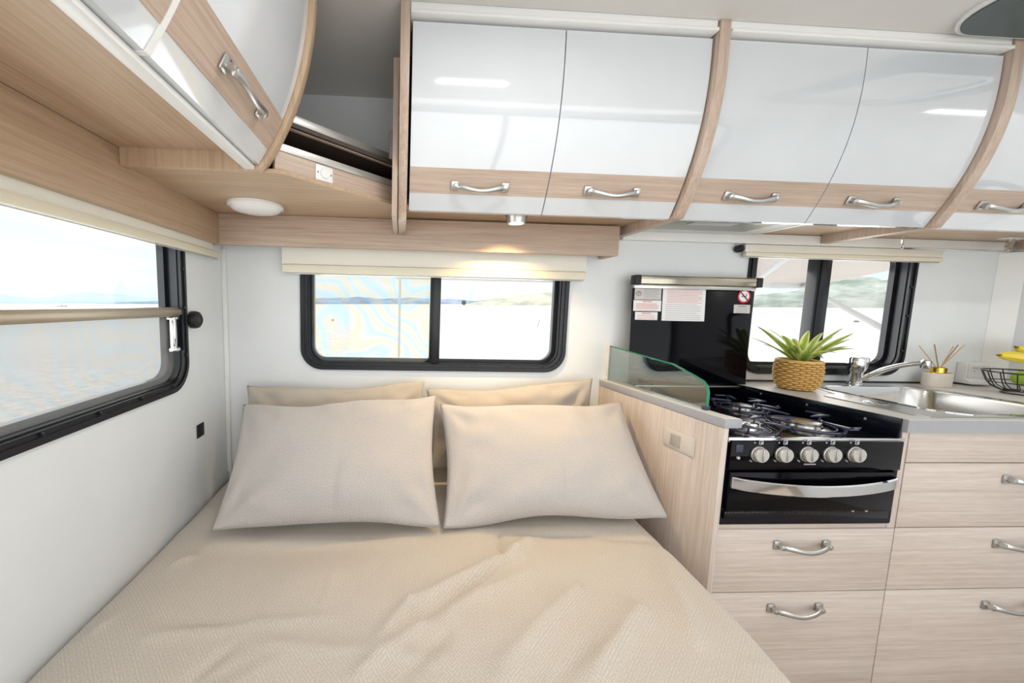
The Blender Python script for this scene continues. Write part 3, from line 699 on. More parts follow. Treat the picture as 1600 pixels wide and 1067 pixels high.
c = at(1153, 715, 'Y', yf - .013); MB().lathe([(.0001, -.004), (.004, -.004), (.004, 0)], (c.x, yf - .012, c.z), 'Y', 14, cap=False).build('ignition_button', 'panel_marks', r)
# oven door
zd0 = Rk(1250, 793).z; zd1 = zk0 - .004
MB().box(XP0 + .002, XP1 - .012, yf - .016, yf + .010, zd0, zd1, .003).build('door', 'gloss_black', r)
dd = r.children[-1]
m = MB(); xh0, xh1 = XP0 + .004, XP1 - .016; zh = (zd0 + zd1) / 2 + .020; n = 24; rg = []
for k in range(n + 1):
    t = k / n; x = xh0 + (xh1 - xh0) * t; b = math.sin(PI * t) ** .6; y = yf - .020 - .030 * b; z = zh + .010 - .012 * math.sin(PI * t); w = .0165
    rg.append([m.bm.verts.new((x, y + q[0], z + q[1] * w)) for q in ((0, -1), (-.003, -.8), (-.003, .8), (0, 1), (.004, .8), (.004, -.8))])
for a, b in zip(rg, rg[1:]):
    for q in range(6): m.bm.faces.new((a[q], a[(q + 1) % 6], b[(q + 1) % 6], b[q]))
m.bm.faces.new(rg[0][::-1]); m.bm.faces.new(rg[-1])
m.build('handle', 'chrome', dd, ang=25)
m = MB(); g0 = at(1135, 799, 'Y', yf - .005); g1 = at(1330, 797, 'Y', yf - .005)
MB().box(XP0 + .002, XP1 - .012, yf - .010, yf + .012, ZO0 + .020, zd0 - .003, .001).build('vent_panel', 'enamel_black', r)
nv = 44
for k in range(nv):
    x = g0.x + (g1.x - g0.x) * k / (nv - 1); m.box(x - .0014, x + .0014, yf - .0106, yf - .0098, g0.z - .0035, g0.z + .0035)
tag(m.build('vent_slots', 'wire', r), kind='stuff')
for px in (1331, 1352):
    c = at(px, 797, 'Y', yf - .01); MB().lathe([(.0001, -.003), (.004, -.003), (.0045, 0)], (c.x, yf - .010, c.z), 'Y', 12, cap=False).build('screw', 'knob_silver', r)
# hob tray
hx0 = xd(-.4) + .035
tray = [(hx0 + .012, YK), (hf.x - .004, YK), (hb.x - .004, -.047), (xd(-.05) + .062, -.047)]
MB().prism(tray, 'Z', ZH - .010, ZH).build('hob_plate', 'enamel_black', r)
MB().box(XO0 + .004, hf.x - .002, YK - .010, YK + .004, ZH - .010, ZH + .004, .002).build('front_trim', 'chrome', r)
# side guards
m = MB(); m.prism([(hb.x - .004, -.0475), (hf.x - .004, YK), (hf.x - .009, YK), (hb.x - .009, -.0475)], 'Z', ZH - .005, CT + .001, .0006); m.build('side_guard', 'enamel_black', r)
for px, py in ((1189, 615), (1261, 632), (1352, 654)):
    n3 = Vector((hf.y - hb.y, hb.x - hf.x, 0)).normalized(); c = hit(px, py, (hb.x - .0092, hb.y, 0), n3); MB().lathe([(.0001, -.002), (.0035, -.0015), (.0035, 0)], c, 'X', 10, cap=False).build('guard_screw', 'knob_silver', r)
MB().box(hb.x - .35, hb.x - .010, -.060, -.047, ZH, CT + .001, .001).build('back_guard', 'enamel_black', r)
MB().prism([(hx0 + .02, -.49), (hx0 + .024, -.49), (xd(-.05) + .066, -.06), (xd(-.05) + .062, -.06)], 'Z', ZH, CT - .002).build('side_guard', 'enamel_black', r)
c = at(1160, 604, 'Y', -.085); MB().box(.93, min(c.x, hb.x - .012), -.0975, -.0835, c.z - .004, c.z + .003, .001).build('hinge_rail', 'brushed_steel', r)
# burners
def burner(c, R):
    b = MB().lathe([(R * 1.35, ZH + .0005), (R * 1.30, ZH + .004), (R * .95, ZH + .006), (R * .90, ZH + .012), (R * .55, ZH + .013)], (c.x, c.y, 0), 'Z', 32, cap=False).build('burner', 'basin_steel', r)
    MB().lathe([(R * .86, ZH + .012), (R * .86, ZH + .017), (R * .78, ZH + .020), (.0001, ZH + .021)], (c.x, c.y, 0), 'Z', 32, cap=False).build('burner_cap', 'brushed_steel', b)
    MB().tube([(c.x + R, c.y - .01, ZH), (c.x + R, c.y - .01, ZH + .026)], .002, 6).build('igniter', 'plastic_white', b)
B1, B2, B3 = at(1158, 634, 'Z', ZH + .015), at(1166, 664, 'Z', ZH + .015), at(1256, 660, 'Z', ZH + .015)
print('burners', B1, B2, B3)
burner(B1, .038); burner(B2, .032); burner(B3, .045)
# pan supports: ring frames with flat arms and upturned tips
def support(c, R, arms):
    m = MB()
    m.tube([(c.x + R * math.cos(a), c.y + R * math.sin(a), ZH + .009) for a in [2 * PI * k / 28 for k in range(29)]], .0028, 6, cap=False)
    m.tube([(c.x + R * .8 * math.cos(a), c.y + R * .8 * math.sin(a), ZH + .009) for a in [2 * PI * k / 28 for k in range(29)]], .0022, 6, cap=False)
    for a in [2 * PI * k / 4 + .4 for k in range(4)]:
        m.tube([(c.x + R * math.cos(a), c.y + R * math.sin(a), ZH + .0005), (c.x + R * math.cos(a), c.y + R * math.sin(a), ZH + .009)], .003, 6)
    for a in arms:
        u = Vector((math.cos(a), math.sin(a), 0)); v = Vector((-u.y, u.x, 0))
        q = [c + u * R * .40, c + u * R * 1.10 + v * .005, c + u * R * 1.34 + v * .012, c + u * R * 1.30 - v * .016, c + u * R * 1.0 - v * .012]
        m.prism([(p.x, p.y) for p in q], 'Z', ZH + .028, ZH + .033, .0008)
        m.tube([(c + u * R * 1.02).to_tuple()[:2] + (ZH + .009,), (c + u * R * 1.16).to_tuple()[:2] + (ZH + .030,)], .003, 6)
        e = c + u * R * 1.25 - v * .01; f2 = e + v * .05 - u * .004
        m.prism([((e + u * .006).x, (e + u * .006).y), ((f2 + u * .002).x, (f2 + u * .002).y), (f2.x, f2.y), ((e - u * .006).x, (e - u * .006).y)], 'Z', ZH + .028, ZH + .033, .0008)
    return m.build('pan_support', 'iron_blue', r)
support(B3, .088, [.35, 1.9, 3.3, 4.9]); support(B1, .075, [.2, 1.3, 2.7, 3.9, 5.3]); support(B2, .070, [.55, 2.3, 4.0, 5.6])
# raised lid
lx0, lx1 = at(987, 500, 'Y', -.07).x, at(1172, 500, 'Y', -.07).x
lid = MB().prism([(-.0753, CT + .0025), (-.0810, CT + .0025), (-.062, 1.335), (-.056, 1.335)], 'X', lx0, lx1, .0015).build('lid', 'gloss_black', r)
zt0, zt1 = at(990, 443, 'Y', -.06).z, at(990, 430, 'Y', -.06).z; print('lid', lx0, lx1, zt0, zt1)
bx1 = at(1189, 440, 'Y', -.07).x
m = MB().box(lx0 + .020, bx1 - .020, -.078, -.048, zt0 - .004, zt1, .006, 3); m.build('lid_bar', 'lid_steel', lid)
for q in ((lx0 - .002, lx0 + .021), (bx1 - .021, bx1 + .001)): MB().box(q[0], q[1], -.080, -.046, zt0 - .005, zt1 + .001, .003).build('end_cap', 'dark_rubber', lid)
m = MB().box(lx0, lx1 + .01, -.072, -.052, zt0 - .018, zt0 - .004, .002); m.build('lid_lip', 'brushed_steel', lid)
# stickers on the lid (they move with it)
nL = Vector((0, -.43, .02)).normalized(); pL = Vector((0, -.082, .905)) + nL * .0006
LP = lambda px, py: hit(px, py, pL, nL)
def zz(x, y): return 980 + x / 7.273, 420 + y / 7.273
def sticker(x0, y0, x1, y1, m_, lines, col):
    a, b = LP(*zz((x0 + x1) / 2, y0)), LP(*zz((x0 + x1) / 2, y1)); c, d = LP(*zz(x0, (y0 + y1) / 2)), LP(*zz(x1, (y0 + y1) / 2))
    X0, X1, Z1, Z0 = c.x, d.x, a.z, b.z; tilt = .02 / .43
    def Y(z): return -.082 + (z - .905) * tilt
    m = MB(); V = []
    for dpt in (.0004, .0010):
        V.append([m.bm.verts.new((x, Y(z) - dpt, z)) for x, z in ((X0, Z0), (X1, Z0), (X1, Z1), (X0, Z1))])
    m.bm.faces.new(V[1]); m.bm.faces.new(V[0][::-1])
    for i in range(4): m.bm.faces.new((V[0][i], V[0][(i + 1) % 4], V[1][(i + 1) % 4], V[1][i]))
    s = m.build('sticker', m_, lid)
    for cc, rows in col.items():
        m = MB()
        for (fz, f0, f1, hh) in rows:
            z = Z1 - (Z1 - Z0) * fz; x = X0 + (X1 - X0) * f0; xe = X0 + (X1 - X0) * f1
            while x < xe:
                w = random.uniform(.0022, .0075); w = min(w, xe - x)
                if w > .0008: m.box(x, x + w, Y(z) - .0013, Y(z) - .0009, z - hh, z + hh)
                x += w + .0014
        tag(m.build('print', cc, s), kind='stuff')
rows = lambda n, a, b, x0=.08, x1=.93, h=.0009: [(a + (b - a) * k / (n - 1), x0, x1 - (0 if k % 4 else .08), h) for k in range(n)]
sticker(85, 207, 388, 350, 'paper_grey', 0, {'print_grey': rows(6, .15, .85, .34, .92)})
sticker(70, 357, 385, 480, 'paper', 0, {'sign_red': [(.12, .33, .66, .0016)], 'print_red': rows(4, .34, .74, .1, .9, .0012), 'print_grey': [(.90, .2, .8, .0007)]})
sticker(88, 490, 343, 580, 'paper', 0, {'sign_red': [(.16, .3, .7, .0016)], 'print_red': rows(3, .42, .85, .12, .9)})
sticker(398, 207, 885, 593, 'paper', 0, {'print_red': rows(10, .07, .46, .1, .92), 'print_grey': rows(8, .52, .95, .08, .9)})
sticker(1210, 408, 1395, 505, 'paper_grey', 0, {'print_dark': [(.2, .25, .75, .0012)], 'print_grey': rows(4, .42, .88, .15, .85, .0006)})
# round no-smoking sign
c = LP(*zz(1327, 312)); R = abs(LP(*zz(1400, 312)).x - c.x)
sg = MB().lathe([(.0001, -.0008), (R, -.0008), (R, 0)], (c.x, c.y, c.z), 'Y', 36, cap=False).build('no_smoking_sign', 'sign_red', lid)
MB().lathe([(.0001, -.0012), (R * .78, -.0012), (R * .78, -.0007)], (c.x, c.y, c.z), 'Y', 32, cap=False).build('disc', 'paper', sg)
m = MB(); m.box(c.x - R * .45, c.x + R * .35, c.y - .0015, c.y - .0011, c.z - R * .12, c.z + R * .06).box(c.x + R * .25, c.x + R * .40, c.y - .0015, c.y - .0011, c.z - R * .02, c.z + R * .42); m.build('cigarette', 'print_grey', sg)
m = MB(); a = math.radians(-45); u = Vector((math.cos(a), 0, math.sin(a))); v = Vector((-u.z, 0, u.x)) * R * .09; cc = Vector((c.x, c.y - .0018, c.z))
V = [m.bm.verts.new(cc + u * R * s1 * .8 + v * s2) for s1, s2 in ((-1, -1), (1, -1), (1, 1), (-1, 1))]; m.bm.faces.new(V); m.build('bar', 'print_dark', sg, fixn=False)
# triangle warning on the first sticker
c = LP(*zz(130, 280)); m = MB(); ring(m, [(c.x + .010 * math.cos(k * PI / 8), c.z + .010 * math.sin(k * PI / 8)) for k in range(16)], [(c.x + .0085 * math.cos(k * PI / 8), c.z + .0085 * math.sin(k * PI / 8)) for k in range(16)], 'Y', c.y - .0014, c.y - .0008)
m.box(c.x - .001, c.x + .001, c.y - .0014, c.y - .0008, c.z - .003, c.z + .006); m.build('warning_mark', 'print_dark', lid)

# ------------------------------------------------------------------ glass guard on the divider
GO = .026                                   # the guard stands this far in from the bed side
gq = [hit(px, py, (d0.x + GO, d0.y, 0), nd2) for px, py in ((941, 538), (1000, 554), (1050, 568), (1085, 587), (1098, 595), (1104, 603), (1106, 613))]
gp = [(-.012, CT + .002), (-.012, gq[0].z)] + [(min(-.02, q.y), q.z) for q in gq[1:]] + [(hit(1102, 652, (d0.x + GO, d0.y, 0), nd2).y, CT + .002)]
print('guard', gp)
r = thing('glass_guard', (.88, -.27, CT + .002), 'clear glass splash guard with green edge standing on the wood partition', 'glass guard')
m = MB().prism(gp, 'X', 0, .006)
for v in m.bm.verts: v.co.x += xd(v.co.y) + GO
m.build('pane', 'guard_glass', r)
m = MB(); L = gp[1:]
vs = []
for i, (y, z) in enumerate(L):
    t0 = Vector(L[max(i - 1, 0)]); t1 = Vector(L[min(i + 1, len(L) - 1)]); t = (t1 - t0).normalized(); n = Vector((-t.y, t.x)) * -1
    w = .0035
    vs.append([m.bm.verts.new((xd(y) + GO - .0005 + dx, y + n.x * dn, z + n.y * dn)) for dx, dn in ((0, -w), (.007, -w), (.007, .0006), (0, .0006))])
for a, b in zip(vs, vs[1:]):
    for q in range(4): m.bm.faces.new((a[q], a[(q + 1) % 4], b[(q + 1) % 4], b[q]))
m.build('polished_edge', 'glass_edge', r)
fy = gp[-1][0]; MB().box(xd(fy) + GO - .006, xd(fy) + GO + .012, fy - .002, fy + .012, CT + .0012, CT + .014, .002).build('foot', 'iron_blue', r)
MB().box(xd(-.01) + GO - .004, xd(-.01) + GO + .010, -.012, -.001, CT + .002, gp[1][1] + .002, .001).build('wall_channel', 'cream_light', r)

# ------------------------------------------------------------------ sink and tap
r = thing('kitchen_sink', (1.88, -.28, CT), 'stainless steel inset kitchen sink with rounded bowl', 'sink')
px0 = [(1.522, -.500), (1.545, -.517), (2.145, -.517), (2.165, -.497), (2.165, -.045), (2.145, -.030), (1.71, -.030), (1.68, -.05), (1.600, -.235), (1.522, -.262)]
plate('rim_plate', px0, [bowl], 'Z', CT + .0013, CT + .004, 'brushed_steel', r)
m = MB()
loops = []
for ins_, z in ((-.004, CT + .0055), (0, CT + .0045), (.004, CT - .004), (.008, CT - .10), (.016, CT - .14), (.040, CT - .158), (.075, CT - .162)):
    q = rrect(1.665 + ins_, 2.105 - ins_, -.488 + ins_, -.100 - ins_, max(.02, .075 - ins_ * .4), 8); loops.append([m.bm.verts.new((x, y, z)) for x, y in q])
for a, b in zip(loops, loops[1:]):
    for i in range(len(a)): m.bm.faces.new((a[i], a[(i + 1) % len(a)], b[(i + 1) % len(a)], b[i]))
m.bm.faces.new(loops[-1]); m.build('bowl', 'basin_steel', r)
m = MB(); ring(m, rrect(1.648, 2.122, -.505, -.083, .092, 8), rrect(1.658, 2.112, -.495, -.093, .082, 8), 'Z', CT + .0038, CT + .0062); m.build('raised_bead', 'chrome', r)
MB().lathe([(.030, CT + .0035), (.028, CT + .0055), (.0001, CT + .0055)], (1.585, -.36, 0), 'Z', 28, cap=False).build('drain_cover', 'chrome', r)
MB().lathe([(.038, CT - .161), (.034, CT - .158), (.0001, CT - .159)], (1.885, -.30, 0), 'Z', 28, cap=False).build('drain', 'chrome', r)
tb = at(1333, 603, 'Z', CT + .004); print('tap', tb); tb = Vector((1.80, -.055, CT)); tb.x = hit(1335, 600, (0, -.055, 0), (0, 1, 0)).x
r = thing('mixer_tap', (tb.x, tb.y, CT + .004), 'chrome mixer tap with long spout beside the sink', 'tap')
MB().lathe([(.024, .0042), (.024, .010), (.021, .014), (.021, .055), (.024, .062)], (tb.x, tb.y, CT), 'Z', 28).build('body', 'chrome', r)
m = MB().lathe([(.026, .064), (.030, .078), (.033, .112), (.029, .120), (.0001, .123)], (tb.x, tb.y, CT), 'Z', 28); m.build('lever_head', 'chrome', r)
te = at(1447, 567, 'Y', -.20)
s0 = Vector((tb.x + .012, tb.y - .012, CT + .030)); 
m = MB(); pts = []
for k in range(13):
    t = k / 12; p = s0.lerp(te, t); p.z += .016 * math.sin(PI * t) * (1 if t > .3 else t / .3); pts.append(p)
m.tube(pts, [.012 - .004 * k / 12 for k in range(13)], 14); m.build('spout', 'chrome', r)
MB().lathe([(.011, -.022), (.013, -.018), (.013, .008), (.009, .012)], te, 'Z', 20).build('nozzle', 'chrome', r)

# ------------------------------------------------------------------ potted plant
pb = at(1243, 612, 'Z', CT + .002); pb = Vector((1.50, -.150, CT + .0044)); pb.x = hit(1245, 590, (0, -.15, 0), (0, 1, 0)).x
print('pot', pb)
r = thing('potted_plant', pb, 'leafy green and yellow plant in a woven cane basket beside the cooker', 'plant')
prof = [(0, .062), (.010, .072), (.03, .084), (.06, .090), (.09, .091), (.115, .088), (.128, .086)]
HB = at(1245, 565, 'Y', -.15).z - CT
RB = (at(1282, 590, 'Y', -.15).x - at(1208, 590, 'Y', -.15).x) / 2 * .69; sR = RB / .091; sH = HB / .128
def pr(z):
    z = z / sH
    return float(np.interp(z, [p[0] for p in prof], [p[1] for p in prof])) * sR
pot = MB(); pot.lathe([(pr(0) * .9, .001), (pr(.02), .02), (pr(.06) * .97, .06 * sH), (pr(.12) * .95, .12 * sH), (pr(.12) * .90, .12 * sH), (pr(.05) * .9, .05 * sH)], pb, 'Z', 36, cap=False); pot = pot.build('basket', 'basket_stake', r)
nst = 26; nrow = 13
for j in range(nrow):
    z0 = HB * (j + .5) / nrow
    m = MB(); pts = []
    for k in range(nst * 4 + 1):
        a = 2 * PI * k / (nst * 4); w = math.sin(a * nst / 2 + (j % 2) * PI) * .0035
        rr = pr(z0) + w; pts.append(pb + Vector((rr * math.cos(a), rr * math.sin(a), z0)))
    m.tube(pts, HB / nrow * .42, 6, cap=False); m.build('weaver', 'basket_cane', pot)
for k in range(nst):
    a = 2 * PI * (k + .5) / nst * 1
    MB().tube([pb + Vector(((pr(z)) * math.cos(a), (pr(z)) * math.sin(a), z + .001)) for z in [HB * q / 5 for q in range(6)]], .0026, 5).build('stake', 'basket_stake', pot)
m = MB(); m.tube([pb + Vector((pr(HB) * math.cos(a), pr(HB) * math.sin(a), HB)) for a in [2 * PI * q / 40 for q in range(41)]], .005, 8, cap=False); m.build('rim', 'basket_cane', pot)
MB().lathe([(.0001, HB * .86), (pr(.1) * .9, HB * .84)], pb, 'Z', 28, cap=False).build('soil', 'soil', r)
def leafmat():
    m = mat('leaf', rgb(120, 160, 60), .45); nt = m.node_tree; b = nt.nodes['Principled BSDF']
    t = nt.nodes.new('ShaderNodeTexCoord'); s = nt.nodes.new('ShaderNodeSeparateXYZ'); nt.links.new(t.outputs['UV'], s.inputs[0])
    n = nt.nodes.new('ShaderNodeTexNoise'); n.inputs['Scale'].default_value = 40
    nt.links.new(t.outputs['Object'], n.inputs['Vector'])
    # distance from the midrib
    a = nt.nodes.new('ShaderNodeMath'); a.operation = 'SUBTRACT'; a.inputs[1].default_value = .5; nt.links.new(s.outputs['X'], a.inputs[0])
    b2 = nt.nodes.new('ShaderNodeMath'); b2.operation = 'ABSOLUTE'; nt.links.new(a.outputs[0], b2.inputs[0])
    c = nt.nodes.new('ShaderNodeMath'); c.operation = 'MULTIPLY_ADD'; c.inputs[1].default_value = .28; nt.links.new(n.outputs['Fac'], c.inputs[0]); nt.links.new(b2.outputs[0], c.inputs[2])
    r = nt.nodes.new('ShaderNodeValToRGB'); e = r.color_ramp.elements
    e[0].position = .22; e[0].color = rgb(134, 172, 84); e[1].position = .52; e[1].color = rgb(238, 228, 150); k = e.new(.40); k.color = rgb(172, 196, 92)
    nt.links.new(c.outputs[0], r.inputs['Fac']); nt.links.new(r.outputs['Color'], b.inputs['Base Color'])
    b.inputs['Subsurface Weight'].default_value = .0
    # thin leaf lets light through
    tl = nt.nodes.new('ShaderNodeBsdfTranslucent'); nt.links.new(r.outputs['Color'], tl.inputs['Color'])
    mx = nt.nodes.new('ShaderNodeMixShader'); mx.inputs[0].default_value = .45; o = nt.nodes['Material Output']
    nt.links.new(b.outputs[0], mx.inputs[1]); nt.links.new(tl.outputs[0], mx.inputs[2]); nt.links.new(mx.outputs[0], o.inputs['Surface'])
leafmat()
def leaf(parent, base, az, L, rise, droop, W, roll=0):
    bm = bmesh.new(); uv = bm.loops.layers.uv.new('UVMap'); n = 12; rows_ = []
    u = Vector((math.cos(az), math.sin(az), 0)); s = Vector((-u.y, u.x, 0))
    for k in range(n + 1):
        t = k / n; p = base + u * L * t * (.9) + Vector((0, 0, rise * t - droop * t * t))
        w = W * (math.sin(PI * min(1, t * .92 + .06)) ** .8) * (1 - .35 * t) + .0006
        s2 = (s + Vector((0, 0, roll))).normalized()
        up = Vector((0, 0, 1))
        rows_.append([bm.verts.new(p + s2 * w * q + up * abs(q) * w * .35 - wloc(parent)) for q in (-1, -.5, 0, .5, 1)])
    for k in range(n):
        for q in range(4):
            f = bm.faces.new((rows_[k][q], rows_[k][q + 1], rows_[k + 1][q + 1], rows_[k + 1][q]))
            for lp, (uu, vv) in zip(f.loops, ((q / 4, k / n), ((q + 1) / 4, k / n), ((q + 1) / 4, (k + 1) / n), (q / 4, (k + 1) / n))): lp[uv].uv = (uu, vv)
    me = bpy.data.meshes.new('leaf'); bm.to_mesh(me); bm.free(); me.polygons.foreach_set('use_smooth', [True] * len(me.polygons)); me.materials.append(MT['leaf'])
    o = bpy.data.objects.new('leaf', me); C.objects.link(o); o.parent = parent
tp = pb + Vector((0, 0, HB * .84))
rl = random.Random(5)
spec = [(178, .21, .17, .03, .011), (172, .20, .13, .03, .010), (160, .17, .19, .05, .012), (190, .19, .15, .04, .009), (200, .15, .17, .05, .012), (150, .13, .20, .06, .014),
        (2, .22, .14, .02, .012), (8, .20, .15, .04, .012), (-8, .21, .12, .02, .013), (-18, .18, .11, .03, .012), (20, .16, .18, .05, .012), (-2, .17, .17, .03, .010),
        (-60, .12, .12, .05, .019), (-100, .10, .11, .05, .020), (-130, .13, .12, .05, .018), (-35, .16, .12, .04, .018), (60, .10, .14, .04, .016), (110, .10, .14, .04, .016),
        (215, .16, .14, .05, .014), (-80, .09, .10, .05, .017), (-150, .15, .13, .05, .016), (30, .13, .17, .04, .013), (0, .19, .10, .03, .013), (180, .17, .11, .03, .013)]
for a, L, ri, dr, W in spec:
    leaf(r, tp + Vector((rl.uniform(-.008, .008), rl.uniform(-.008, .008), 0)), math.radians(a + rl.uniform(-4, 4)), L * .96, ri * 1.12, dr * 1.5, W * 1.15, rl.uniform(-.3, .3))
MB().lathe([(.010, 0), (.009, .02), (.004, .035)], tp, 'Z', 12).build('stem', 'green_fruit', r)

# ------------------------------------------------------------------ reed diffuser
db = Vector((hit(1462, 605, (0, -.060, 0), (0, 1, 0)).x, -.060, CT + .0012)); print('diff', db)
r = thing('reed_diffuser', db, 'cream ceramic reed diffuser with gold neck and thin sticks behind the sink', 'diffuser')
MB().prism([(db.x + x, db.y + y) for x, y in rrect(-.052, .052, -.024, .024, .022, 6)], 'Z', db.z, db.z + .058, .003).build('bottle', 'ceramic_cream', r)
MB().prism([(db.x + x, db.y + y) for x, y in rrect(-.048, .048, -.021, .021, .019, 6)], 'Z', db.z + .0582, db.z + .0600, .0005).build('gold_line', 'gold', r)
MB().lathe([(.0225, .060), (.0225, .080), (.018, .081), (.018, .066)], (db.x, db.y, db.z), 'Z', 28, cap=False).build('neck', 'gold', r)
for i, (ex, ey) in enumerate(((1436, 540), (1460, 538), (1490, 541), (1497, 539), (1508, 538))):
    e = hit(ex, ey, (0, -.045 - .006 * i, 0), (0, 1, 0)); s = Vector((db.x - .008 + .004 * i, db.y + .004 * (i - 2), db.z + .066))
    MB().tube([s, e], .0019, 6).build('reed', 'reed_dark' if i in (1, 3) else 'reed', r)

# ------------------------------------------------------------------ power outlet with duct
q0, q1 = at(1515, 571, 'Y', -.03), at(1566, 598, 'Y', -.03); print('outlet', q0, q1)
r = thing('power_outlet', ((q0.x + q1.x) / 2, 0, .93), 'white double power outlet on the wall behind the sink', 'outlet')
qx0, qx1, qz1, qz0 = min(q0.x, 2.44), 2.548, 1.025, .955
MB().prism([(-.001, .9335), (-.055, .9335), (-.030, qz0), (-.030, qz1), (-.001, qz1)], 'X', qx0, qx1, .002).build('box', 'plastic_white', r)
MB().box(qx0 + .006, qx1 - .006, -.0345, -.030, qz0 + .005, qz1 - .005, .001).build('plate', 'plastic_white', r)
for k in (.33, .72):
    x = qx0 + (qx1 - qx0) * k
    m = MB().box(x - .012, x - .006, -.0350, -.0342, 1.000, 1.004).box(x + .000, x + .006, -.0350, -.0342, 1.000, 1.004).box(x - .004, x - .002, -.0350, -.0342, .983, .991); m.build('socket_slots', 'print_grey', r)
    MB().box(x + .012, x + .020, -.0370, -.0343, .996, 1.008, .001).build('rocker', 'plastic_white', r)

# ------------------------------------------------------------------ fruit basket, bananas and green fruit
fb = Vector((2.418, -.20, CT + .0012))
r = thing('fruit_basket', fb, 'dark wire fruit basket on the worktop at the right edge', 'basket')
def ell(R, z, n=32): return [fb + Vector((R * math.cos(2 * PI * k / n), R * .8 * math.sin(2 * PI * k / n), z)) for k in range(n + 1)]
MB().tube(ell(.060, .003), .0024, 6, cap=False).build('foot_ring', 'wire', r)
MB().tube(ell(.118, .085), .0028, 6, cap=False).build('rim', 'wire', r)
MB().tube(ell(.102, .045), .002, 6, cap=False).build('middle_ring', 'wire', r)
for k in range(16):
    a = 2 * PI * k / 16
    MB().tube([fb + Vector((R * math.cos(a), R * .8 * math.sin(a), z)) for R, z in ((.02, .014), (.062, .012), (.088, .026), (.102, .045), (.118, .085))], .0018, 5).build('wire', 'wire', r)
def banana(pts, R, label):
    n = 14; P = []; rs = []
    a, b, c = [Vector(p) for p in pts]
    for k in range(n + 1):
        t = k / n; P.append(a * (1 - t) ** 2 + b * 2 * t * (1 - t) + c * t * t); rs.append(R * max(.16, min(1, (math.sin(PI * (t * .94 + .03))) ** .45)))
    root = thing('banana', P[n // 2], label, 'banana', 'bananas in the wire basket')
    MB().tube(P, rs, 7).build('fruit', 'banana', root, ang=25)
    MB().tube([P[0], P[0] + (P[0] - P[1]).normalized() * .012], [R * .24, R * .16], 7).build('tip', 'banana_tip', root)
    return root
A3 = lambda px, py, y: at(px, py, 'Y', y)
banana([A3(1562, 555, -.19), A3(1590, 556, -.18), Vector((2.562, -.175, CT + .112))], .021, 'lower yellow banana pointing left over the green fruit')
banana([A3(1589, 543, -.14), Vector((2.535, -.135, CT + .150)), Vector((2.565, -.160, CT + .172))], .020, 'upper yellow banana at the right edge, topmost of the fruit')
g = Vector((fb.x - .034, fb.y - .016, CT + .066))
r = thing('green_fruit', g, 'round green fruit under the bananas in the wire basket', 'fruit')
MB().lathe([(.0001, -.031), (.017, -.028), (.031, -.014), (.034, .0), (.031, .015), (.017, .027), (.006, .028), (.0001, .025)], g, 'Z', 28, cap=False).build('flesh', 'green_fruit', r)
MB().tube([g + Vector((0, 0, .028)), g + Vector((.003, 0, .040))], .0022, 6).build('stalk', 'banana_tip', r)

# ------------------------------------------------------------------ hanging rail and range hood
ra, rb = at(1411, 368, 'Y', -.10), at(1577, 372, 'Y', -.10); rz = at(1490, 390.5, 'Y', -.10).z; print('rail', ra, rb, rz)
r = thing('hanging_rail', ((ra.x + rb.x) / 2, -.10, 1.536), 'chrome hanging rail under the overhead cupboard right of the sink window', 'rail')
MB().tube([(ra.x, -.10, 1.5365), (ra.x, -.10, rz + .010), (ra.x + .003, -.10, rz + .003), (ra.x + .010, -.10, rz), (rb.x - .010, -.10, rz), (rb.x - .002, -.10, rz + .006), (rb.x, -.10, rz + .03)], .0042, 8).build('bar', 'chrome', r)
MB().tube([(rb.x + .002, -.10, rz + .004), (rb.x + .002, -.10, 1.50), (rb.x + .010, -.10, 1.52), (rb.x + .010, -.10, 1.5365)], .010, 10).build('post', 'chrome', r)
MB().box(rb.x - .03, rb.x + .06, -.115, -.085, 1.5335, 1.5368, .001).build('bracket', 'plastic_white', r)
r = thing('range_hood', (1.14, -.22, 1.537), 'flat grey range hood panel under the cupboard above the cooker', 'range hood')
MB().box(.879, 1.3845, -.298, -.034, 1.529, 1.5365, .002).build('housing', 'trim_white', r)
MB().box(.90, 1.30, -.290, -.11, 1.525, 1.5295, .001).build('filter_panel', 'hood_grey', r)
MB().box(1.00, 1.16, -.24, -.20, 1.5225, 1.5255, .001).build('lamp_lens', 'aluminium', r)
MB().box(1.385, 1.405, -.298, -.05, 1.527, 1.5365, .001).build('side_trim', 'trim_white', r)

# ------------------------------------------------------------------ roof hatch and LED strips
r = thing('roof_hatch', (1.75, -.76, ZC), 'dark rounded roof hatch with chrome rim in the ceiling, top right', 'roof hatch')
m = MB(); ring(m, rrect(1.438, 2.039, -1.059, -.4810, .099, 8), rrect(1.56, 1.92, -.94, -.580, .06, 8), 'Z', ZC - .014, ZC - .0005); m.build('surround', 'fan_dark', r)
m = MB(); ring(m, rrect(1.430, 2.047, -1.067, -.4730, .105, 8), rrect(1.4375, 2.0395, -1.0595, -.4805, .0995, 8), 'Z', ZC - .010, ZC - .0003); m.build('outer_rim', 'plastic_white', r)
m = MB(); ring(m, rrect(1.555, 1.925, -.945, -.575, .065, 8), rrect(1.572, 1.908, -.928, -.592, .05, 8), 'Z', ZC - .020, ZC - .0145); m.build('inner_rim', 'chrome', r)
MB().prism(rrect(1.562, 1.918, -.938, -.582, .06, 6), 'Z', ZC - .010, ZC - .001).build('centre_panel', 'plastic_white', r)
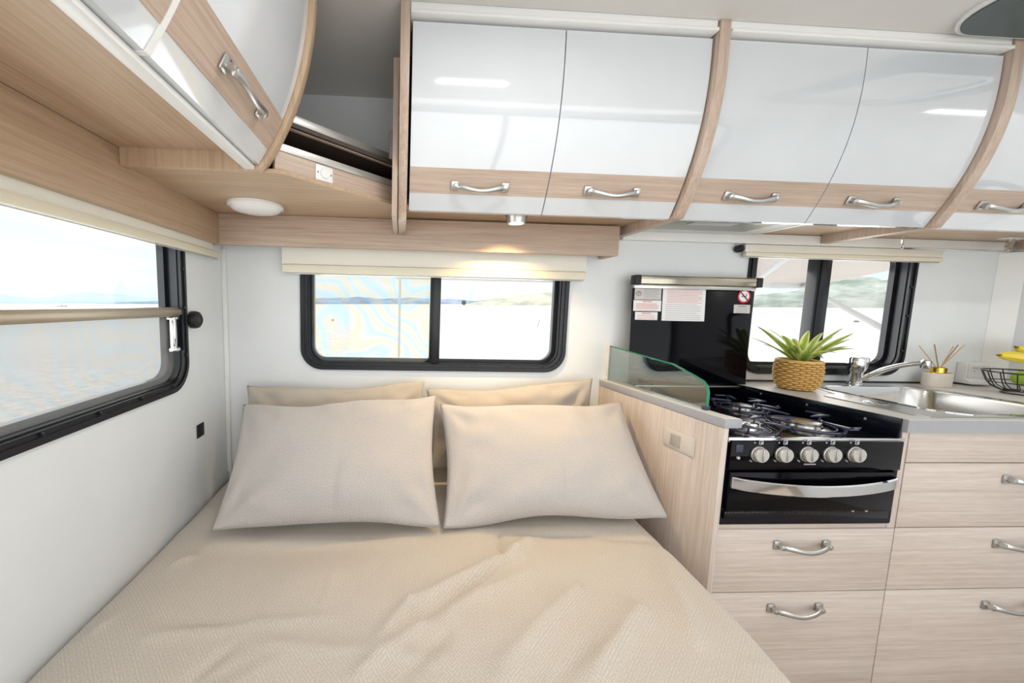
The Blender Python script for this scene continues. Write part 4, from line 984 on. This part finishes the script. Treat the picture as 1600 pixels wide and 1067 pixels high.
for i, (lx, ly, ln) in enumerate(LED):
    r = thing('led_strip', (lx, ly, ZC), ('LED strip light on the ceiling over the bed', 'LED strip light on the ceiling over the kitchen aisle')[i], 'light')
    MB().box(lx - ln / 2, lx + ln / 2, ly - .03, ly + .03, ZC - .018, ZC - .0005, .002).build('housing', 'plastic_white', r)
    for k in range(6):
        x = lx - ln / 2 + ln * (k + .5) / 6; MB().box(x - .013, x + .013, ly - .012, ly + .012, ZC - .021, ZC - .018).build('diode', 'led_glow', r)

# ------------------------------------------------------------------ bed
BX1 = .80
r = thing('bed_base', (0, -.95, 0), 'low white bed base and mattress under the beige duvet', 'bed')
MB().box(XL + .002, BX1 - .26, -1.90, -.004, .002, .26, .004).build('base', 'trim_white', r)
MB().box(XL + .004, BX1 - .26, -1.90, -.006, .262, .455, .03, 3).build('mattress', 'mattress_grey', r)

ridges = []      # fold crests: photo-measured end points on the duvet, width, height
def rd(x0, y0, x1, y1, w, h): 
    a = at(x0, y0, 'Z', .54); b = at(x1, y1, 'Z', .54); ridges.append((a.x, a.y, b.x, b.y, w, h))
rd(825, 850, 800, 870, .030, .016); rd(810, 870, 640, 950, .030, .016); rd(800, 880, 660, 975, .016, -.008); rd(640, 950, 590, 1010, .035, .014)
rd(830, 900, 700, 960, .030, .008); rd(660, 985, 560, 1060, .025, .012); rd(700, 1000, 640, 1060, .018, -.008); rd(900, 930, 780, 1060, .04, .012)
rd(1000, 960, 930, 1060, .035, .016); rd(1040, 900, 1090, 1010, .04, .010); rd(960, 1000, 880, 1067, .02, -.008); rd(780, 840, 785, 880, .012, -.010)
rd(230, 1000, 520, 965, .020, .007); rd(250, 975, 420, 985, .014, -.005); rd(270, 880, 300, 870, .02, .008); rd(520, 900, 500, 960, .02, .004)
rd(150, 985, 170, 970, .02, .010); rd(850, 838, 1050, 845, .03, -.005); rd(420, 1010, 700, 1040, .03, .006); rd(340, 850, 640, 845, .05, .006)
for q in range(26):       # small random creases
    qx, qy, qa, ql = random.uniform(-.6, .7), random.uniform(-1.2, -.5), random.uniform(.2, 1.3), random.uniform(.05, .16)
    ridges.append((qx, qy, qx + ql * math.cos(qa), qy + ql * math.sin(qa), random.uniform(.014, .03), random.choice((-1, 1)) * random.uniform(.0015, .004)))
def duvet_h(x, y):
    z = .545
    z += .020 * noise.noise(Vector((x * 1.6, y * 1.6, 3))) + .006 * noise.noise(Vector((x * 6, y * 6, 9))) + .0022 * noise.noise(Vector((x * 16, y * 10, 2)))
    for (ax_, ay, bx_, by, w, h) in ridges:
        dx, dy = bx_ - ax_, by - ay; L2 = dx * dx + dy * dy; t = max(0, min(1, ((x - ax_) * dx + (y - ay) * dy) / L2))
        d2 = (x - ax_ - t * dx) ** 2 + (y - ay - t * dy) ** 2
        z += 1.35 * h * math.exp(-d2 / (2 * (w * .36) ** 2)) * (.6 + .4 * math.sin(PI * (t * .8 + .1)))
    z -= .060 * math.exp(-((x - XL) / .055) ** 1.0) if x > XL else .06
    return z
bm = bmesh.new(); uvl = bm.loops.layers.uv.new('UVMap'); NU, NV = 220, 190
vs = []; uvs = {}
S_top = BX1 - .07 - (XL + .004)          # flat width before the roll-over
Rr = .10
drop = .30
tot = S_top + Rr * PI / 2 + drop
for j in range(NV + 1):
    y = -.012 - (1.93) * (j / NV); row = []
    for i in range(NU + 1):
        s = tot * i / NU
        xe = XL + .004 + S_top - (.05 * min(.8, max(0, -.50 - y)) + .22 * min(.8, max(0, -.50 - y)) ** 2)      # the side pulls in a little towards the foot
        st = s
        if st <= S_top:
            x = XL + .004 + (xe - XL - .004) * st / S_top; z = duvet_h(x, y)
        else:
            a = min((st - S_top) / Rr, PI / 2); ext = max(0, st - S_top - Rr * PI / 2)
            zb = duvet_h(xe, y)
            lim = 1.0
            fl = .05 * (ext / drop) * lim + .006 * math.sin(y * 21 + 2) * ext / drop
            x = xe + Rr * math.sin(a) + fl; z = zb - Rr * (1 - math.cos(a)) - ext * .98
            if y > -.56: x = min(x, xd(max(y, -.54)) - .006 - .004 * abs(math.sin(y * 14)))
        if j == NV: pass
        row.append(bm.verts.new((x, y, z))); uvs[(i, j)] = (s, y)
    vs.append(row)
for j in range(NV):
    for i in range(NU):
        f = bm.faces.new((vs[j][i], vs[j + 1][i], vs[j + 1][i + 1], vs[j][i + 1]))
        for lp, k in zip(f.loops, ((i, j), (i, j + 1), (i + 1, j + 1), (i + 1, j))): lp[uvl].uv = uvs[k]
bmesh.ops.recalc_face_normals(bm, faces=bm.faces[:])
me = bpy.data.meshes.new('duvet'); bm.to_mesh(me); bm.free(); me.polygons.foreach_set('use_smooth', [True] * len(me.polygons)); me.materials.append(MT['duvet_fabric'])
if me.polygons[100].normal.z < 0: me.flip_normals()
duvet = bpy.data.objects.new('duvet', me); C.objects.link(duvet); tag(duvet, 'beige woven duvet cover spread rumpled over the bed', 'duvet')
sd = duvet.modifiers.new('thick', 'SOLIDIFY'); sd.thickness = .012; sd.offset = -1

def pillow(c4, T, label, fab, seed, flange=None):
    """c4: bottom-left, bottom-right, top-right, top-left corners in the world; soft case inflated between them"""
    BL, BR, TR, TL = [Vector(p) for p in c4]; cen = (BL + BR + TR + TL) / 4
    n = ((BR - BL).cross(TL - BL)).normalized()
    if n.y > 0: n = -n
    NU, NV = 72, 48; bm = bmesh.new(); uvl = bm.loops.layers.uv.new('UVMap'); idx = {}; W = (BR - BL).length; H = (TL - BL).length
    def P(u, v, side):
        e = 1 - abs(2 * u - 1); g = 1 - abs(2 * v - 1)
        # edges bow inward between the corners
        uu = u + (.5 - u) * 2 * .028 * math.sin(PI * v) * (abs(2 * u - 1) ** 3); vv = v + (.5 - v) * 2 * .050 * math.sin(PI * u) * (abs(2 * v - 1) ** 3)
        p = BL.lerp(BR, uu).lerp(TL.lerp(TR, uu), vv)
        f = (1 - abs(2 * u - 1) ** 2.6) ; k = (1 - abs(2 * v - 1) ** 2.4)
        t = T * (max(0, f) ** .62) * (max(0, k) ** .62)
        q = Vector((u * 3 + seed * 7, v * 2.4, seed))
        edge = (1 - f * k)
        wr = .014 * noise.noise(q) + .008 * noise.noise(q * 2.7)
        # radial pleats near corners and edges
        for (cu, cv) in ((0, 0), (1, 0), (0, 1), (1, 1)):
            du, dv = (u - cu) * W, (v - cv) * H; rr = math.hypot(du, dv); a = math.atan2(dv, du)
            wr += .0075 * math.sin(a * 9 + seed * 3 + cu * 2) * math.exp(-((rr - .10) / .06) ** 2)
        wr += .0035 * math.sin(u * 31 + 4 * noise.noise(Vector((u * 4, seed, 0)))) * math.exp(-((v - .92) / .10) ** 2)
        wr += -.006 * math.exp(-((u - .52 - .03 * v) / .010) ** 2) * (.5 + .5 * math.sin(v * 5 + 1))
        th = t + wr * min(1, f * k * 3)
        wave = .006 * math.sin(u * 9 + seed * 2) * (1 - g) * (1 - (1 - e) ** 6) + .010 * noise.noise(Vector((u * 2.5, v * 2, seed + 5)))
        return p + n * (th * side * (1 if side > 0 else .75)) + Vector((0, 0, wave * (abs(2 * v - 1) ** 2))) 
    def V(i, j, s):
        if i in (0, NU) or j in (0, NV): s = 0
        if (i, j, s) not in idx: idx[(i, j, s)] = bm.verts.new(P(i / NU, j / NV, s or 0.02) - cen)
        return idx[(i, j, s)]
    for s in (1, -1):
        for i in range(NU):
            for j in range(NV):
                q = ((i, j), (i + 1, j), (i + 1, j + 1), (i, j + 1))
                if s < 0: q = q[::-1]
                f = bm.faces.new([V(a, b, s) for a, b in q])
                for lp, (a, b) in zip(f.loops, q): lp[uvl].uv = (a / NU * W + seed, b / NV * H)
    bmesh.ops.recalc_face_normals(bm, faces=bm.faces[:])
    me = bpy.data.meshes.new('pillow'); bm.to_mesh(me); bm.free(); me.polygons.foreach_set('use_smooth', [True] * len(me.polygons)); me.materials.append(MT[fab])
    o = bpy.data.objects.new('pillow', me); C.objects.link(o); o.location = cen
    return tag(o, label, 'pillow')
FY, TY = -.475, -.185
pillow([at(329, 830, 'Y', FY), at(688, 826, 'Y', FY + .01), at(681, 618, 'Y', TY), at(380, 632, 'Y', TY)], .085, 'front left beige pillow leaning against another pillow by the side window', 'pillow_fabric', 1)
pillow([at(692, 826, 'Y', FY + .01), at(1046, 812, 'Y', FY + .045), at(970, 628, 'Y', TY), at(687, 630, 'Y', TY)], .088, 'front right beige pillow in the warm light beside the wood partition', 'pillow_fabric', 2)
pillow([at(372, 690, 'Y', -.14) + Vector((0, 0, -.11)), at(668, 690, 'Y', -.14) + Vector((0, 0, -.11)), at(663, 597, 'Y', -.07), at(386, 602, 'Y', -.07)], .05, 'back left beige pillow against the wall, only its top edge showing', 'pillow_back_fabric', 3)
pillow([at(672, 690, 'Y', -.14) + Vector((0, 0, -.11)), at(930, 690, 'Y', -.14) + Vector((0, 0, -.11)), at(926, 591, 'Y', -.07), at(666, 608, 'Y', -.07)], .05, 'back right beige pillow against the wall, only its top edge showing', 'pillow_back_fabric', 4)

# ------------------------------------------------------------------ outside: the van stands slightly off level, so the shore is tilted against it
TILT = Matrix.Rotation(math.radians(-1.19), 4, 'Y') @ Matrix.Rotation(math.radians(.23), 4, 'X')
SZ = -2.2
def outside(o):
    o.matrix_world = Matrix.Translation(Vector(CAM)) @ TILT @ Matrix.Translation(-Vector(CAM)) @ o.matrix_world; return o
def far(px, py_, D):
    """ground bearing of an image column, at distance D, for placing the far shore"""
    d = M.T @ np.array([(px - CX) / F, (474 - CY) / F, 1.0]); d[2] = 0; d /= np.linalg.norm(d); return CAM[0] + d[0] * D, CAM[1] + d[1] * D
m = MB(); m.lathe([(.0001, 0), (40, 0), (400, 0), (3500, 0)], (0, 0, SZ), 'Z', 48, cap=False); s = m.build('sea', 'sea'); outside(s); tag(s, 'pale calm sea outside the windows', 'sea', kind='structure')
def hills(name, cols, D, m_, label, base_h, seed, depth=120):
    """ridge running along a list of (image column, crest height in pixels)"""
    m = MB(); n = len(cols) * 10; rows_ = []
    xs = [c[0] for c in cols]; hs = [c[1] for c in cols]
    for k in range(n + 1):
        px = xs[0] + (xs[-1] - xs[0]) * k / n; h = float(np.interp(px, xs, hs)); h *= 1 + .12 * noise.noise(Vector((px * .06, seed, 0)))
        cosx = F / math.hypot(F, px - CX)
        H = max(.2, h * D * cosx / F * 1.02)
        x, y = far(px, 0, D); x2, y2 = far(px, 0, D + depth * .5); x3, y3 = far(px, 0, D + depth)
        rows_.append([m.bm.verts.new(p) for p in ((x, y, SZ - .5), (x, y, SZ + H * .15), ((x + x2) / 2, (y + y2) / 2, SZ + H * .65), (x2, y2, SZ + H), (x3, y3, SZ - .5))])
    for a, b in zip(rows_, rows_[1:]):
        for q in range(4): m.bm.faces.new((a[q], b[q], b[q + 1], a[q + 1]))
    o = m.build(name, m_, ang=80); outside(o); return tag(o, label, 'hills')
hills('hills', [(-260, 10), (-150, 24), (-60, 16), (0, 14), (60, 8), (90, 11), (140, 18), (190, 14), (230, 9), (262, 10), (330, 14), (400, 12), (480, 8)], 2600, 'hill_haze_far', 'distant pale blue hills across the water in the left window', 0, 1)
hills('hills', [(150, 1), (200, 3), (262, 5), (420, 3), (486, 9), (520, 9), (560, 11), (600, 8), (640, 10), (672, 8), (700, 8), (740, 5), (800, 8), (900, 2)], 1700, 'hill_haze_blue', 'blue wooded hills across the water in the bed window', 0, 2)
hills('headland', [(715, 0), (745, 5), (780, 12), (810, 16), (850, 20), (900, 24), (960, 26), (1000, 26)], 700, 'hill_tan', 'dry grassy headland sloping up in the right half of the bed window', 0, 3, 80)
hills('headland', [(1090, 10), (1170, 18), (1230, 24), (1270, 34), (1310, 46), (1340, 50), (1375, 46), (1420, 44), (1500, 40), (1600, 36), (1700, 30)], 500, 'hill_haze_green', 'grey-green wooded headland outside the sink window', 0, 4, 70)
x, y = far(725, 0, 690)
m = MB(); m.lathe([(.0001, 9.5), (3.4, 8), (4.4, 4.5), (3.2, 1.5), (.8, .6), (.6, -.6)], (x, y, SZ), 'Z', 10, cap=False)
for v in m.bm.verts: v.co += Vector((noise.noise(v.co * .4), noise.noise(v.co * .4 + Vector((9, 0, 0))), 0)) * 1.4
o = m.build('tree', 'tree_green'); outside(o); tag(o, 'small dark tree on the shore of the dry headland', 'tree')
def sea_pt(px, py):
    nrm = (TILT.to_3x3() @ Vector((0, 0, 1))); p0 = Vector(CAM) + nrm * (SZ - CAM[2]); return hit(px, py, p0, nrm)
for i, (px, w) in enumerate(((1338, .30), (1362, .42), (1384, .34))):
    p = sea_pt(px, 503); m = MB(); m.lathe([(w * 1.6, -.1), (w * 1.3, .12), (w * .7, .24), (.0001, .28)], p, 'Z', 9, cap=False)
    for v in m.bm.verts: v.co += Vector((noise.noise(v.co * 3), noise.noise(v.co * 3 + Vector((5, 0, 0))), .3 * noise.noise(v.co * 5))) * .16
    o = m.build('rock', 'rock'); tag(o, ('low grey rock in the water, leftmost of three outside the sink window', 'low grey rock in the water, middle of three outside the sink window', 'low grey rock in the water, rightmost of three outside the sink window')[i], 'rock')
p = sea_pt(520, 501); o = MB().lathe([(.0001, -.1), (.16, -.1), (.22, .1), (.12, .3), (.0001, .34)], p, 'Z', 14, cap=False).build('buoy', 'buoy_red'); tag(o, 'small red buoy floating in the bed window', 'buoy')
p = sea_pt(841, 511); o = MB().tube([p + Vector((-.10, 0, -.2)), p + Vector((.12, 0, 1.1))], .035, 8).build('marker_post', 'rock'); tag(o, 'thin leaning post in the water at the right of the bed window', 'post')
p = sea_pt(95, 479); r = thing('boat', p, 'small grey moored boat in the left window', 'boat')
m = MB(); m.prism([(-5, .2), (-4.2, -.5), (4, -.5), (5.2, .9), (4.6, 1.0), (0, .6)], 'Y', -1.2, 1.2)
for v in m.bm.verts: v.co += p
m.build('hull', 'print_grey', r)
m = MB().box(p.x - 2, p.x + 1.2, p.y - .8, p.y + .8, p.z + .55, p.z + 1.6, .1); m.build('cabin', 'boat_white', r)
m = MB().tube([p + Vector((1.4, 0, .6)), p + Vector((1.4, 0, 6.5))], .08, 6); m.build('mast', 'print_grey', r)

# awning outside the back wall
AY, AZ = 2.5, 0
fa, fe = at(622, 441, 'Y', AY), at(1275, 447, 'Y', AY); print('awning', fa, fe)
r = thing('awning', ((fa.x + fe.x) / 2, 1.2, 1.6), 'rolled out white awning outside the back windows', 'awning')
zf = (fa.z + fe.z) / 2; xr1 = at(1277, 440, 'Y', AY).x
m = MB(); n = 10; V = [[m.bm.verts.new((x, .06 + (AY - .06) * k / n, 1.99 + (zf + .05 - 1.99) * k / n - .012 * math.sin(PI * k / n))) for x in (fa.x, xr1)] for k in range(n + 1)]
for a, b in zip(V, V[1:]): m.bm.faces.new((a[0], a[1], b[1], b[0]))
m.build('canopy', 'awning_fabric', r)
MB().box(fa.x - .02, xr1 + .02, AY - .03, AY + .05, fe.z - .035, fe.z + .055, .01).build('front_bar', 'awning_metal', r)
MB().tube([(fa.x + .02, AY, fe.z - .04), (fa.x + .02, AY, -.8)], .013, 8).build('support_leg', 'awning_metal', r)
e0 = at(1190, 430, 'Y', 1.5); e1 = at(1226, 404, 'Y', .9)
MB().tube([at(1177, 442, 'Y', AY - .05), e1], .022, 8).build('arm', 'awning_metal', r)
MB().tube([e1, at(1300, 380, 'Y', .25)], .022, 8).build('arm', 'awning_metal', r)
MB().tube([at(1255, 446, 'Y', AY - .02), at(1420, 535, 'Y', .9)], .022, 8).build('brace', 'awning_metal', r)
